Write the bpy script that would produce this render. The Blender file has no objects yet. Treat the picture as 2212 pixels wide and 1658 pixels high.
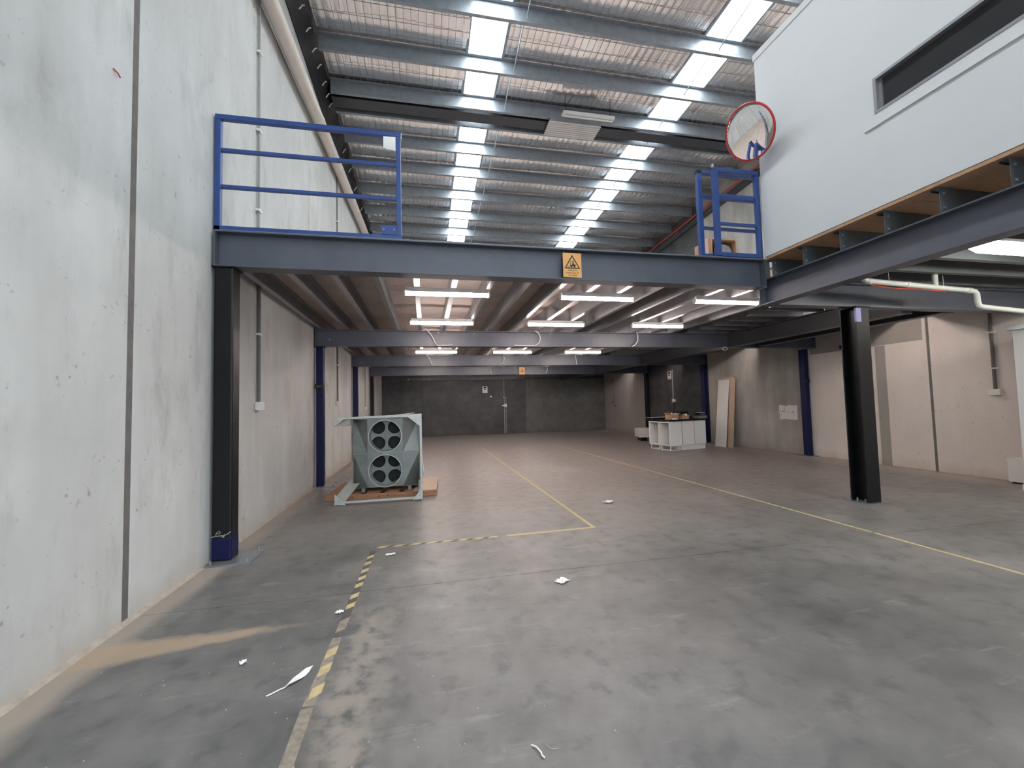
import bpy, bmesh, math, random
from mathutils import Vector, Matrix
random.seed(7)
S = bpy.context.scene
C = S.collection

# ---------------------------------------------------------------- camera
def cam_axes(yaw, pitch, roll):
    f = Vector((math.sin(yaw)*math.cos(pitch), math.cos(yaw)*math.cos(pitch), math.sin(pitch)))
    r = Vector((math.cos(yaw), -math.sin(yaw), 0)); u = r.cross(f)
    r2 = r*math.cos(roll)+u*math.sin(roll); u2 = -r*math.sin(roll)+u*math.cos(roll)
    return r2, u2, f
cd = bpy.data.cameras.new('camera'); cam = bpy.data.objects.new('camera', cd); C.objects.link(cam)
cd.sensor_fit = 'HORIZONTAL'; cd.sensor_width = 36.0; cd.lens = 900.44/2212*36.0; cd.clip_start = .05; cd.clip_end = 300
r_, u_, f_ = cam_axes(0.20469277, 0.049590275, -0.02513753)
cam.matrix_world = Matrix(((r_.x, u_.x, -f_.x, 0), (r_.y, u_.y, -f_.y, 0), (r_.z, u_.z, -f_.z, 1.6), (0, 0, 0, 1)))
S.camera = cam

# ---------------------------------------------------------------- world, exposure
W = bpy.data.worlds.new('overcast_sky'); S.world = W; W.use_nodes = True
bg = W.node_tree.nodes['Background']; bg.inputs[0].default_value = (.80, .92, 1.0, 1); bg.inputs[1].default_value = 4.2
S.view_settings.view_transform = 'Standard'; S.view_settings.look = 'None'
S.view_settings.gamma = 1.0; S.view_settings.exposure = 0.0; S.view_settings.use_curve_mapping = False
SKYLIGHT = 19.0      # brightness of the back-lit roof sheets
TUBE = 70.0          # brightness of the fluorescent diffusers
# daylight portal in the open roller door behind the camera (guides sampling only)
pl = bpy.data.lights.new('door_portal', 'AREA'); pl.shape = 'RECTANGLE'; pl.size = 11.7; pl.size_y = 8.4
pl.cycles.is_portal = True
po = bpy.data.objects.new('door_portal', pl); C.objects.link(po); po.location = (3.75, -8.9, 4.2); po.rotation_euler = (math.radians(90), 0, 0)

# ---------------------------------------------------------------- materials
def newmat(name):
    m = bpy.data.materials.new(name); m.use_nodes = True
    nt = m.node_tree; b = nt.nodes['Principled BSDF']
    return m, nt, b
def N(nt, t, **kw):
    n = nt.nodes.new(t)
    for k, v in kw.items(): setattr(n, k, v)
    return n
def rgba(c): return (c[0], c[1], c[2], 1)
def mixc(nt, fac, a, b, mode='MIX'):
    n = N(nt, 'ShaderNodeMix', data_type='RGBA', blend_type=mode)
    if isinstance(fac, (int, float)): n.inputs[0].default_value = fac
    else: nt.links.new(fac, n.inputs[0])
    for i, v in ((6, a), (7, b)):
        if isinstance(v, tuple): n.inputs[i].default_value = rgba(v)
        else: nt.links.new(v, n.inputs[i])
    return n.outputs[2]
def math_(nt, op, a, b=None, clamp=False):
    n = N(nt, 'ShaderNodeMath', operation=op, use_clamp=clamp)
    for i, v in ((0, a), (1, b)):
        if v is None: continue
        if isinstance(v, (int, float)): n.inputs[i].default_value = v
        else: nt.links.new(v, n.inputs[i])
    return n.outputs[0]
def ramp(nt, v, lo, hi, a=0., b=1.):
    n = N(nt, 'ShaderNodeMapRange', clamp=True)
    nt.links.new(v, n.inputs[0])
    for i, x in ((1, lo), (2, hi), (3, a), (4, b)): n.inputs[i].default_value = x
    return n.outputs[0]
def noise(nt, vec, scale, detail=4, rough=.55, stretch=None):
    if stretch:
        mp = N(nt, 'ShaderNodeMapping'); mp.inputs['Scale'].default_value = stretch
        nt.links.new(vec, mp.inputs[0]); vec = mp.outputs[0]
    n = N(nt, 'ShaderNodeTexNoise'); n.inputs['Scale'].default_value = scale
    n.inputs['Detail'].default_value = detail; n.inputs['Roughness'].default_value = rough
    nt.links.new(vec, n.inputs['Vector']); return n.outputs['Fac']
def pos(nt): return N(nt, 'ShaderNodeNewGeometry').outputs['Position']
def objc(nt): return N(nt, 'ShaderNodeTexCoord').outputs['Object']
def bump(nt, b, h, strength=.2, dist=.01):
    n = N(nt, 'ShaderNodeBump'); n.inputs['Strength'].default_value = strength; n.inputs['Distance'].default_value = dist
    nt.links.new(h, n.inputs['Height']); nt.links.new(n.outputs[0], b.inputs['Normal'])
MATS = {}
def paint(name, col, rough=.5, metal=0., var=.12, scale=6., spec=None, bmp=0., world=True, stretch=None):
    if name in MATS: return MATS[name]
    m, nt, b = newmat(name); v = pos(nt) if world else objc(nt)
    n1 = noise(nt, v, scale, 5, .6, stretch)
    d = tuple(c*(1-var) for c in col); l = tuple(min(1, c*(1+var)) for c in col)
    f = ramp(nt, n1, .3, .7)
    nt.links.new(mixc(nt, f, d, l), b.inputs['Base Color'])
    nt.links.new(ramp(nt, n1, .3, .7, rough*.88, min(1, rough*1.12)), b.inputs['Roughness'])
    b.inputs['Metallic'].default_value = metal
    if spec is not None: b.inputs['Specular IOR Level'].default_value = spec
    if bmp: bump(nt, b, noise(nt, v, scale*12, 3), bmp, .004)
    MATS[name] = m; return m
def concrete(name, col, dark, rough=.8, streak=True, spots=True, blotch=.6, smear=0.):
    if name in MATS: return MATS[name]
    m, nt, b = newmat(name); v = pos(nt)
    big = noise(nt, v, .55, 5, .62); mid = noise(nt, v, 2.6, 6, .6)
    st = noise(nt, v, 1.6, 4, .55, (1.3, 1.3, .28))
    f = math_(nt, 'ADD', math_(nt, 'MULTIPLY', big, .55), math_(nt, 'MULTIPLY', mid if not streak else st, .45))
    c = mixc(nt, math_(nt, 'MULTIPLY', ramp(nt, f, .40, .66, 1, 0), blotch), col, dark)
    if smear:   # old water marks and form-oil smears
        sm = noise(nt, v, 1.5, 5, .65, (1, 1.5, .45)); sm2 = noise(nt, v, 4.5, 4, .7, (1, 1.2, .6))
        c = mixc(nt, math_(nt, 'MULTIPLY', math_(nt, 'MULTIPLY', ramp(nt, sm, .50, .66), ramp(nt, sm2, .40, .62)), smear), c, tuple(x*.72 for x in dark))
    if spots:   # pin holes and scuffs cast into the panels
        s1 = noise(nt, v, 5.0, 2, .4); s2 = noise(nt, v, 22., 2, .5)
        sp = math_(nt, 'MULTIPLY', ramp(nt, s1, .56, .66), ramp(nt, s2, .62, .70))
        c = mixc(nt, math_(nt, 'MULTIPLY', sp, .5), c, tuple(x*.35 for x in dark))
    # grime washed up from the slab
    z = N(nt, 'ShaderNodeSeparateXYZ'); nt.links.new(v, z.inputs[0])
    gz = math_(nt, 'MULTIPLY', ramp(nt, math_(nt, 'ADD', z.outputs[2], math_(nt, 'MULTIPLY', mid, .35)), .10, .42, 1, 0), .55)
    c = mixc(nt, gz, c, (col[0]*.62, col[1]*.53, col[2]*.44))
    nt.links.new(c, b.inputs['Base Color']); b.inputs['Roughness'].default_value = rough
    b.inputs['Specular IOR Level'].default_value = .3
    bump(nt, b, math_(nt, 'ADD', noise(nt, v, 9., 4), math_(nt, 'MULTIPLY', noise(nt, v, 60., 2), .3)), .12, .01)
    MATS[name] = m; return m
def emit(name, col, s):
    if name in MATS: return MATS[name]
    m, nt, b = newmat(name)
    b.inputs['Base Color'].default_value = (.9, .9, .9, 1)
    b.inputs['Emission Color'].default_value = rgba(col); b.inputs['Emission Strength'].default_value = s
    MATS[name] = m; return m
def floor_mat():
    m, nt, b = newmat('polished_concrete'); v = pos(nt)
    sx = N(nt, 'ShaderNodeSeparateXYZ'); nt.links.new(v, sx.inputs[0]); X, Y = sx.outputs[0], sx.outputs[1]
    n1 = noise(nt, v, .45, 6, .62); n2 = noise(nt, v, 2.2, 6, .62); n3 = noise(nt, v, 9., 4, .6)
    f = math_(nt, 'ADD', math_(nt, 'MULTIPLY', n1, .5), math_(nt, 'ADD', math_(nt, 'MULTIPLY', n2, .35), math_(nt, 'MULTIPLY', n3, .15)))
    c = mixc(nt, ramp(nt, f, .38, .64), (.088, .087, .085), (.205, .195, .188))
    # pale scuffs and dark tyre blots
    sc = noise(nt, v, 3.2, 5, .7, (.5, 2.2, 1)); c = mixc(nt, math_(nt, 'MULTIPLY', ramp(nt, sc, .58, .72), .45), c, (.30, .285, .27))
    dk = noise(nt, v, 5.5, 3, .55); c = mixc(nt, math_(nt, 'MULTIPLY', ramp(nt, dk, .55, .69), .45), c, (.065, .065, .063))
    # brown dirt further in, its colour paled to brighten the floor there
    c = mixc(nt, math_(nt, 'MULTIPLY', ramp(nt, math_(nt, 'ADD', Y, math_(nt, 'MULTIPLY', n1, 5.)), 6.5, 11.), .5), c, (.345, .302, .275))
    # dust swept along the left wall, right wall
    w = math_(nt, 'ADD', X, math_(nt, 'MULTIPLY', math_(nt, 'SUBTRACT', n2, .5), .35))
    c = mixc(nt, math_(nt, 'MULTIPLY', ramp(nt, w, -2.13, -1.98, 1, 0), .85), c, (.33, .28, .24))
    c = mixc(nt, math_(nt, 'MULTIPLY', ramp(nt, w, 9.4, 10.0), .7), c, (.42, .36, .31))
    # spilt orange sand: a tongue from the wall along the slab
    ly = math_(nt, 'ABSOLUTE', math_(nt, 'SUBTRACT', Y, math_(nt, 'ADD', 3.36, math_(nt, 'MULTIPLY', math_(nt, 'ADD', X, 2.1), .09))))
    wd = ramp(nt, X, -2.25, -1.0, .17, .015)
    sa = math_(nt, 'MULTIPLY', ramp(nt, math_(nt, 'SUBTRACT', math_(nt, 'ADD', ly, math_(nt, 'MULTIPLY', math_(nt, 'SUBTRACT', n3, .5), .16)), wd), -.03, .03, 1, 0), ramp(nt, X, -1.3, -.75, 1, 0))
    c = mixc(nt, math_(nt, 'MULTIPLY', sa, .8), c, (.37, .275, .20))
    # old adhesive and dirt beside the hazard tape
    ax = math_(nt, 'ABSOLUTE', math_(nt, 'SUBTRACT', math_(nt, 'ADD', X, math_(nt, 'MULTIPLY', math_(nt, 'SUBTRACT', n2, .5), .5)), -.42))
    ad = math_(nt, 'MULTIPLY', math_(nt, 'MULTIPLY', ramp(nt, ax, .07, .22, 1, 0), ramp(nt, Y, 3.35, 3.75, 1, 0)), ramp(nt, n3, .36, .56))
    c = mixc(nt, math_(nt, 'MULTIPLY', ad, .75), c, (.30, .255, .22))
    nt.links.new(c, b.inputs['Base Color'])
    rg = math_(nt, 'ADD', ramp(nt, f, .36, .66, .30, .46), math_(nt, 'MULTIPLY', ramp(nt, dk, .35, .65), .08))
    rg = math_(nt, 'MAXIMUM', rg, math_(nt, 'MULTIPLY', math_(nt, 'MAXIMUM', sa, math_(nt, 'MAXIMUM', ad, ramp(nt, w, -2.13, -1.98, 1, 0))), .85))
    nt.links.new(rg, b.inputs['Roughness']); b.inputs['Specular IOR Level'].default_value = .33
    bump(nt, b, math_(nt, 'ADD', n3, math_(nt, 'MULTIPLY', noise(nt, v, 40., 3), .25)), .05, .01)
    return m
def foil_mat():
    m, nt, b = newmat('roof_foil'); v = pos(nt)
    n = noise(nt, v, 1.3, 4, .6); rip = noise(nt, v, 3.0, 4, .6, (2.6, .8, 1))
    nt.links.new(mixc(nt, ramp(nt, n, .3, .7), (.88, .84, .83), (.94, .91, .90)), b.inputs['Base Color'])
    b.inputs['Metallic'].default_value = .9; b.inputs['Roughness'].default_value = .17
    bump(nt, b, rip, .30, .03)
    return m
M = dict(
    floor=floor_mat(), foil=foil_mat(),
    wall=concrete('precast_pale', (.615, .628, .618), (.455, .452, .44), blotch=.8, smear=.55),
    wall_beige=concrete('precast_beige', (.72, .67, .63), (.60, .54, .50), blotch=.6),
    wall_olive=concrete('precast_raw', (.50, .48, .445), (.29, .28, .26), blotch=1.),
    wall_dark=concrete('dark_coated_concrete', (.095, .096, .10), (.045, .046, .05), rough=.6, blotch=1., streak=False),
    wall_dark2=concrete('dark_coated_concrete_worn', (.145, .143, .135), (.08, .08, .079), rough=.65, blotch=.9, streak=False),
    wall_far=concrete('precast_grey', (.37, .345, .32), (.27, .25, .23)),
    seal=paint('grey_sealant', (.14, .132, .122), .85, var=.2, scale=9),
    steel=paint('slate_painted_steel', (.085, .092, .117), .42, var=.12, scale=3),
    steel_dk=paint('dark_painted_steel', (.045, .048, .056), .45, var=.15, scale=4),
    fillet=paint('dusty_mortar', (.36, .31, .265), .9, var=.2, scale=9),
    steel_mid=paint('slate_joist_steel', (.085, .098, .105), .45, var=.14, scale=4),
    galv=paint('galvanised_steel', (.30, .335, .37), .46, .55, var=.14, scale=7),
    galv_dk=paint('galvanised_joist', (.34, .35, .37), .36, .7, var=.12, scale=7),
    black=paint('black_painted_steel', (.008, .008, .009), .40, var=.2, scale=5, spec=.25),
    col_blue=paint('navy_painted_steel', (.005, .007, .05), .42, var=.12, scale=5, spec=.25),
    rail_blue=paint('blue_painted_rail', (.020, .058, .22), .38, var=.14, scale=8),
    white_wall=paint('white_painted_board', (.66, .665, .675), .62, var=.02, scale=2),
    white=paint('white_melamine', (.74, .73, .71), .35, var=.03, scale=4),
    white_pl=paint('white_plastic', (.72, .71, .69), .4, var=.04, scale=9),
    cream=paint('cream_pvc_pipe', (.66, .60, .54), .42, var=.05, scale=4),
    pvc=paint('white_pvc_pipe', (.62, .64, .60), .35, var=.06, scale=8),
    board=paint('particle_board', (.42, .345, .31), .75, var=.16, scale=3.5, bmp=.15),
    board_edge=paint('particle_board_edge', (.46, .27, .16), .8, var=.15, scale=14),
    wood=paint('pallet_timber', (.33, .165, .09), .7, var=.22, scale=4, stretch=(1, 8, 8), bmp=.2),
    mdf=paint('mdf_board', (.50, .38, .29), .75, var=.08, scale=6),
    card=paint('brown_cardboard', (.42, .26, .16), .8, var=.14, scale=8),
    paper=paint('white_paper', (.78, .76, .74), .8, var=.05, scale=20),
    grime=paint('grey_residue', (.42, .40, .38), .85, var=.2, scale=30),
    sheet=paint('galvanised_sheet', (.20, .215, .21), .42, .45, var=.18, scale=3.5),
    sheet_lt=paint('zinc_angle', (.48, .50, .48), .45, .35, var=.12, scale=8),
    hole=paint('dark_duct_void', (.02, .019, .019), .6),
    glass=None, yellow=paint('yellow_line_paint', (.46, .37, .20), .65, var=.18, scale=20),
    tape_dk=paint('black_hazard_tape', (.075, .07, .063), .55, var=.3, scale=25),
    tape_worn=paint('worn_tape_adhesive', (.235, .20, .16), .75, var=.3, scale=25),
    sign=paint('amber_sign_board', (.72, .36, .10), .45, var=.05, scale=4),
    ink=paint('black_print', (.012, .010, .010), .5),
    ink_soft=paint('grey_print', (.30, .30, .30), .6),
    red=paint('red_sprinkler_pipe', (.42, .055, .035), .42, var=.2, scale=5),
    red_rim=paint('red_mirror_rim', (.55, .03, .03), .35, var=.08),
    flash=paint('black_flashing', (.016, .016, .018), .5, var=.3, scale=5, bmp=.3),
    alum=paint('aluminium_frame', (.30, .29, .31), .4, .5, var=.06),
    conduit=paint('grey_conduit', (.30, .29, .28), .45, var=.08, scale=10),
    conduit_dk=paint('brown_grey_conduit', (.13, .11, .10), .5, var=.1, scale=10),
    cable=paint('grey_flexible_cable', (.52, .52, .53), .5, var=.08),
    carton_shade=paint('shaded_box_inside', (.10, .06, .04), .6, var=.2),
    peach=paint('peach_laminate', (.60, .43, .36), .6, var=.05),
    grey_pl=paint('mid_grey_plastic', (.30, .30, .31), .45, var=.05),
    lilac=paint('lilac_tape', (.35, .34, .62), .6, var=.05),
    roofm=paint('roof_sheet', (.35, .35, .36), .5),
    asphalt=paint('outdoor_apron', (.30, .30, .29), .9, var=.15, scale=1.5),
    sky=emit('skylight_sheet', (.90, .97, 1.0), SKYLIGHT),
    tube=emit('fluorescent_diffuser', (1.0, .86, .80), TUBE),
    tube2=emit('fluorescent_diffuser_cool', (1.0, .96, .88), TUBE*.5),
)
def gm():
    m, nt, b = newmat('tinted_glass'); b.inputs['Base Color'].default_value = (.045, .046, .048, 1)
    b.inputs['Roughness'].default_value = .06; b.inputs['Specular IOR Level'].default_value = .5
    return m
M['glass'] = gm()
def mm():
    m, nt, b = newmat('mirror_face'); b.inputs['Base Color'].default_value = (.86, .85, .84, 1)
    b.inputs['Metallic'].default_value = 1; b.inputs['Roughness'].default_value = .03
    return m
M['mirror'] = mm()

# ---------------------------------------------------------------- geometry helpers
class MB:
    def __init__(s): s.v = []; s.f = []; s.sm = False
    def add(s, vs, fs):
        k = len(s.v); s.v += [Vector(p) for p in vs]; s.f += [tuple(i+k for i in f) for f in fs]; return s
    def box(s, a, b):
        x0, y0, z0 = a; x1, y1, z1 = b
        return s.add([(x0,y0,z0),(x1,y0,z0),(x1,y1,z0),(x0,y1,z0),(x0,y0,z1),(x1,y0,z1),(x1,y1,z1),(x0,y1,z1)],
                     [(0,3,2,1),(4,5,6,7),(0,1,5,4),(1,2,6,5),(2,3,7,6),(3,0,4,7)])
    def hexa(s, lo, hi):   # lo, hi: four points each
        return s.add(list(lo)+list(hi), [(0,3,2,1),(4,5,6,7),(0,1,5,4),(1,2,6,5),(2,3,7,6),(3,0,4,7)])
    def prism(s, prof, axis, a, b):   # closed 2-D profile swept along an axis
        n = len(prof); def_ = {'x': lambda p, t: (t, p[0], p[1]), 'y': lambda p, t: (p[0], t, p[1]), 'z': lambda p, t: (p[0], p[1], t)}[axis]
        vs = [def_(p, a) for p in prof]+[def_(p, b) for p in prof]
        fs = [tuple(range(n-1, -1, -1)), tuple(range(n, 2*n))]+[(i, (i+1) % n, n+(i+1) % n, n+i) for i in range(n)]
        return s.add(vs, fs)
    def tube(s, pts, r, n=10, caps=True):
        pts = [Vector(p) for p in pts]; rs = r if isinstance(r, (list, tuple)) else [r]*len(pts)
        k = len(s.v); up = None; rings = []
        for i, p in enumerate(pts):
            d = (pts[min(i+1, len(pts)-1)]-pts[max(i-1, 0)]).normalized()
            if up is None: up = Vector((0, 0, 1)) if abs(d.z) < .9 else Vector((1, 0, 0))
            a = d.cross(up)
            if a.length < 1e-6: a = d.cross(Vector((0, 1, 0)))
            a.normalize(); b = a.cross(d).normalized(); up = b
            rings.append([p+a*math.cos(2*math.pi*j/n)*rs[i]+b*math.sin(2*math.pi*j/n)*rs[i] for j in range(n)])
        vs = [q for ring in rings for q in ring]
        fs = [(i*n+j, i*n+(j+1) % n, (i+1)*n+(j+1) % n, (i+1)*n+j) for i in range(len(pts)-1) for j in range(n)]
        if caps: fs += [tuple(range(n-1, -1, -1)), tuple(range((len(pts)-1)*n, len(pts)*n))]
        s.sm = True
        return s.add(vs, fs)
    def bolt(s, p, axis=1, r=.016, h=.012, sgn=-1):
        q = Vector(p); q[axis] += sgn*h; s.tube([p, q], r, 6); s.sm = False; return s
def orient(bm): bmesh.ops.recalc_face_normals(bm, faces=bm.faces)
def mesh_of(mb, name, shift, mat, smooth=False):
    me = bpy.data.meshes.new(name); me.from_pydata([p-shift for p in mb.v], [], mb.f)
    bm = bmesh.new(); bm.from_mesh(me); orient(bm); bm.to_mesh(me); bm.free()
    me.materials.append(mat)
    if smooth or mb.sm:
        me.polygons.foreach_set('use_smooth', [True]*len(me.polygons))
        try: me.set_sharp_from_angle(angle=math.radians(40))
        except Exception: pass
    return me
def wloc(o):
    p = Vector(o.location)
    while o.parent: o = o.parent; p = p+Vector(o.location)
    return p
def part(name, mb, mat, parent, local=False, bevel=0., smooth=False, label=None):
    """mesh object under parent; coordinates are world ones unless local"""
    lo = Vector((min(p.x for p in mb.v), min(p.y for p in mb.v), min(p.z for p in mb.v)))
    hi = Vector((max(p.x for p in mb.v), max(p.y for p in mb.v), max(p.z for p in mb.v)))
    c = Vector(((lo.x+hi.x)/2, (lo.y+hi.y)/2, lo.z))
    o = bpy.data.objects.new(name, mesh_of(mb, name, c, M[mat] if isinstance(mat, str) else mat, smooth))
    C.objects.link(o)
    if parent is not None:
        o.parent = parent; o.location = c if local else c-wloc(parent)
    else: o.location = c
    if bevel:
        b = o.modifiers.new('edge', 'BEVEL'); b.width = bevel; b.segments = 2; b.limit_method = 'ANGLE'
    if label: o['label'] = label
    return o
def clone(o, parent, loc):
    c = o.copy(); C.objects.link(c); c.parent = parent; c.location = loc; return c
def tag(o, label, cat, group=None, kind=None):
    o['label'] = label; o['category'] = cat
    if group: o['group'] = group
    if kind: o['kind'] = kind
    return o
def thing(name, label, cat, loc=(0, 0, 0), rotz=0., group=None, kind=None):
    o = bpy.data.objects.new(name, None); o.empty_display_size = .1; C.objects.link(o)
    o.location = loc; o.rotation_euler = (0, 0, rotz); return tag(o, label, cat, group, kind)
def ibeam(a0, a1, b0, b1, tf=.016, tw=.010):   # profile: width a, height b
    m = (a0+a1)/2
    return [(a0,b0),(a1,b0),(a1,b0+tf),(m+tw/2,b0+tf),(m+tw/2,b1-tf),(a1,b1-tf),(a1,b1),(a0,b1),(a0,b1-tf),(m-tw/2,b1-tf),(m-tw/2,b0+tf),(a0,b0+tf)]
def csec(w, d, lip=.02, t=.004):               # C section opening to +a, web at a = 0
    return [(0,0),(w,0),(w,lip),(w-t,lip),(w-t,t),(t,t),(t,d-t),(w-t,d-t),(w-t,d-lip),(w,d-lip),(w,d),(0,d)]
XL, XR, YB, YF = -2.28, 10.35, 23.0, -9.0
def roof_z(y): return 9.5-.05*y        # underside of the purlins

# ---------------------------------------------------------------- floor
fl = thing('floor', 'grey polished concrete warehouse floor with dust and stains', 'floor', (4, 9, -.2), kind='structure')
part('slab_bed', MB().box((XL-.3, YF, -.2), (XR+.3, YB+.3, -.02)), 'seal', fl)
part('slab', MB().box((XL-.3, YF, -.02), (XR+.3, 3.928, 0)), 'floor', fl)
part('slab', MB().box((XL-.3, 3.934, -.02), (XR+.3, 13.6, 0)), 'floor', fl)
part('slab', MB().box((XL-.3, 13.606, -.02), (XR+.3, YB+.3, 0)), 'floor', fl)
tag(part('outdoor_apron', MB().box((-30, -40, -.2), (36, YF, -.02)), 'asphalt', None), 'paved yard outside the roller door opening', 'ground', kind='structure')

# ---------------------------------------------------------------- walls
def side_wall(name, label, x0, x1, xf, joints, mats, seal_x, z1):
    w = thing(name, label, 'wall', (x0, 9, 0), kind='structure')
    for i in range(len(joints)-1):
        (ya, ga), (yb, gb) = joints[i], joints[i+1]
        part('panel', MB().box((x0, ya+ga/2, 0), (x1, yb-gb/2, z1)), mats[i], w, bevel=.006)
    for y, g in joints[1:-1]:
        part('joint_sealant', MB().box((x0+.01 if xf < 0 else x0+.006, y-g/2, 0), (x1-.006 if xf < 0 else x1-.01, y+g/2, z1)), 'seal', w)
    return w
side_wall('wall_left', 'pale precast concrete panel wall with vertical sealed joints on the left', XL-.2, XL, -1,
          [(YF, 0), (-1.31, .03), (3.82, .075), (8.95, .014), (14.08, .014), (19.2, .014), (YB+.2, 0)],
          ['wall']*6, None, 9.95)
side_wall('wall_right', 'beige and grey precast concrete wall on the right', XR, XR+.2, 1,
          [(YF, 0), (1.6, .03), (6.76, .05), (9.83, .008), (13.75, .012), (18.2, .012), (YB+.2, 0)],
          ['wall_beige', 'wall_beige', 'wall_beige', 'wall_olive', 'wall_dark', 'wall_far'], None, 9.95)
wb = thing('wall_back', 'dark grey coated concrete wall at the far end', 'wall', (4, YB, 0), kind='structure')
for a, b, m in ((XL, -.17, 'wall_dark'), (-.17, 5.54, 'wall_dark'), (5.54, XR, 'wall_dark2')):
    part('panel', MB().box((a+.006, YB, 0), (b-.006, YB+.2, 9.6)), m, wb, bevel=.006)
part('joint_sealant', MB().box((XL, YB+.03, 0), (XR, YB+.19, 9.6)), 'seal', wb)
part('ledger_angle', MB().prism([(YB-.09, 3.02), (YB, 3.02), (YB, 3.16), (YB-.01, 3.16), (YB-.01, 3.03), (YB-.09, 3.03)], 'x', XL+.05, XR-.05), 'steel_dk', wb)
for i, x in enumerate((-.9, .2, 2.6, 3.05, 4.9, 5.9)):
    part('bolt', MB().bolt((x, YB-.01, 3.09), 1, .03, .03), 'galv', wb)
wf = thing('wall_front', 'concrete front wall around an unseen door opening, enlarged to admit daylight behind the viewer', 'wall', (4, YF, 0), kind='structure')
for a, b in (((XL, YF-.2, 0), (-2.1, YF, 9.95)), ((9.6, YF-.2, 0), (XR, YF, 9.95)), ((-2.1, YF-.2, 8.4), (9.6, YF, 9.95))):  # opening heightened and widened to spread daylight over the side walls
    part('panel', MB().box(a, b), 'wall', wf)
# fillets of dirt-stained render along the foot of the left wall
tag(part('baseboard_left', MB().prism([(XL, 0), (XL+.03, 0), (XL, .03)], 'y', YF, YB), 'fillet', None), 'thin dusty mortar fillet along the foot of the left wall', 'skirting', kind='structure')

# ---------------------------------------------------------------- roof
purl_y = [-8.8, -7.5, -6.2, -4.9, -3.6, -2.3, -1.0, .3, 1.6, 2.7, 3.9, 5.1, 6.35, 7.60, 8.86, 10.0, 10.62, 11.72, 12.87, 14.2, 15.6, 16.98, 18.3, 19.6, 20.9, 22.2]
PD = .30
SK = [(1.0, 1.80), (6.0, 6.92)]
nx, ny = 126, 280
mb = MB()
def sag(x, y):
    a = 1.0
    for i in range(len(purl_y)-1):
        if purl_y[i] <= y < purl_y[i+1]:
            t = (y-purl_y[i])/(purl_y[i+1]-purl_y[i]); a = math.sin(math.pi*t)
    rib = .006*math.sin(2*math.pi*x/.19+.8*math.sin(x*1.3))
    return -(.045+.02*math.sin(x*2.1+y*.7))*a+rib*(.25+a)
cols = [(XL+.21, SK[0][0]), (SK[0][1], SK[1][0]), (SK[1][1], XR)]
ce = thing('ceiling', 'silver foil roof insulation held by wire mesh over steel purlins', 'ceiling', (4, 9, 8.4), kind='structure')
for a, b in cols:
    mb = MB(); n = max(2, int((b-a)/.055)); m = 224
    vs = [(a+(b-a)*i/n, YF+(YB-YF)*j/m, roof_z(YF+(YB-YF)*j/m)+PD+.05+sag(a+(b-a)*i/n, YF+(YB-YF)*j/m)) for j in range(m+1) for i in range(n+1)]
    mb.add(vs, [(j*(n+1)+i, j*(n+1)+i+1, (j+1)*(n+1)+i+1, (j+1)*(n+1)+i) for j in range(m) for i in range(n)])
    part('insulation_foil', mb, 'foil', ce, smooth=True)
    a = XL if a < 0 else a
    part('roof_sheet', MB().hexa([(a, YF, roof_z(YF)+.42), (b, YF, roof_z(YF)+.42), (b, YB, roof_z(YB)+.42), (a, YB, roof_z(YB)+.42)],
                                 [(a, YF, roof_z(YF)+.45), (b, YF, roof_z(YF)+.45), (b, YB, roof_z(YB)+.45), (a, YB, roof_z(YB)+.45)]), 'roofm', ce)
def zsec(d): return [(-.075, 0), (0, 0), (0, d-.004), (.075, d-.004), (.075, d), (-.004, d), (-.004, .004), (-.071, .004), (-.071, .022), (-.075, .022)]
# purlins: Z sections, one shared mesh
pm = MB().prism([(-p[0], p[1]) for p in zsec(PD)], 'x', XL+.205, XR-.02)
p0 = part('purlin', pm, 'galv', ce); first = p0.location.copy(); zero = wloc(ce)
for i, y in enumerate(purl_y):
    o = p0 if i == 0 else clone(p0, ce, (0, 0, 0))
    o.location = Vector((first.x, y-zero.y, roof_z(y)-zero.z))
# translucent sheets, one per bay and strip
for a, b in SK:
    for i in range(len(purl_y)-1):
        y0, y1 = purl_y[i]+.005, purl_y[i+1]+.005; z0, z1 = roof_z(y0)+PD+.03, roof_z(y1)+PD+.03
        part('skylight_panel', MB().hexa([(a, y0, z0), (b, y0, z0), (b, y1, z1), (a, y1, z1)], [(a, y0, z0+.01), (b, y0, z0+.01), (b, y1, z1+.01), (a, y1, z1+.01)]), 'sky', ce)
    for x in (a, b):
        part('skylight_flange', MB().hexa([(x-.03, YF, roof_z(YF)+PD+.0), (x+.03, YF, roof_z(YF)+PD), (x+.03, YB, roof_z(YB)+PD), (x-.03, YB, roof_z(YB)+PD)],
             [(x-.03, YF, roof_z(YF)+PD+.06), (x+.03, YF, roof_z(YF)+PD+.06), (x+.03, YB, roof_z(YB)+PD+.06), (x-.03, YB, roof_z(YB)+PD+.06)]), 'galv', ce)
# safety mesh wires under the foil
wm = MB(); t = .0035
def off_sky(x): return not any(a-.05 < x < b+.05 for a, b in SK)
x = XL+.30
while x < XR:
    if off_sky(x):
        z0, z1 = roof_z(YF)+PD-.012, roof_z(YB)+PD-.012
        wm.hexa([(x-t, YF, z0-t), (x+t, YF, z0-t), (x+t, YB, z1-t), (x-t, YB, z1-t)], [(x-t, YF, z0+t), (x+t, YF, z0+t), (x+t, YB, z1+t), (x-t, YB, z1+t)])
    x += .15
y = YF+.2
while y < YB:
    for a, b in cols:
        z = roof_z(y)+PD-.018; wm.box((a, y-t, z-t), (b, y+t, z+t))
    y += .3
wo = part('wire_mesh', wm, 'galv_dk', ce); wo['kind'] = 'stuff'
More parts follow.
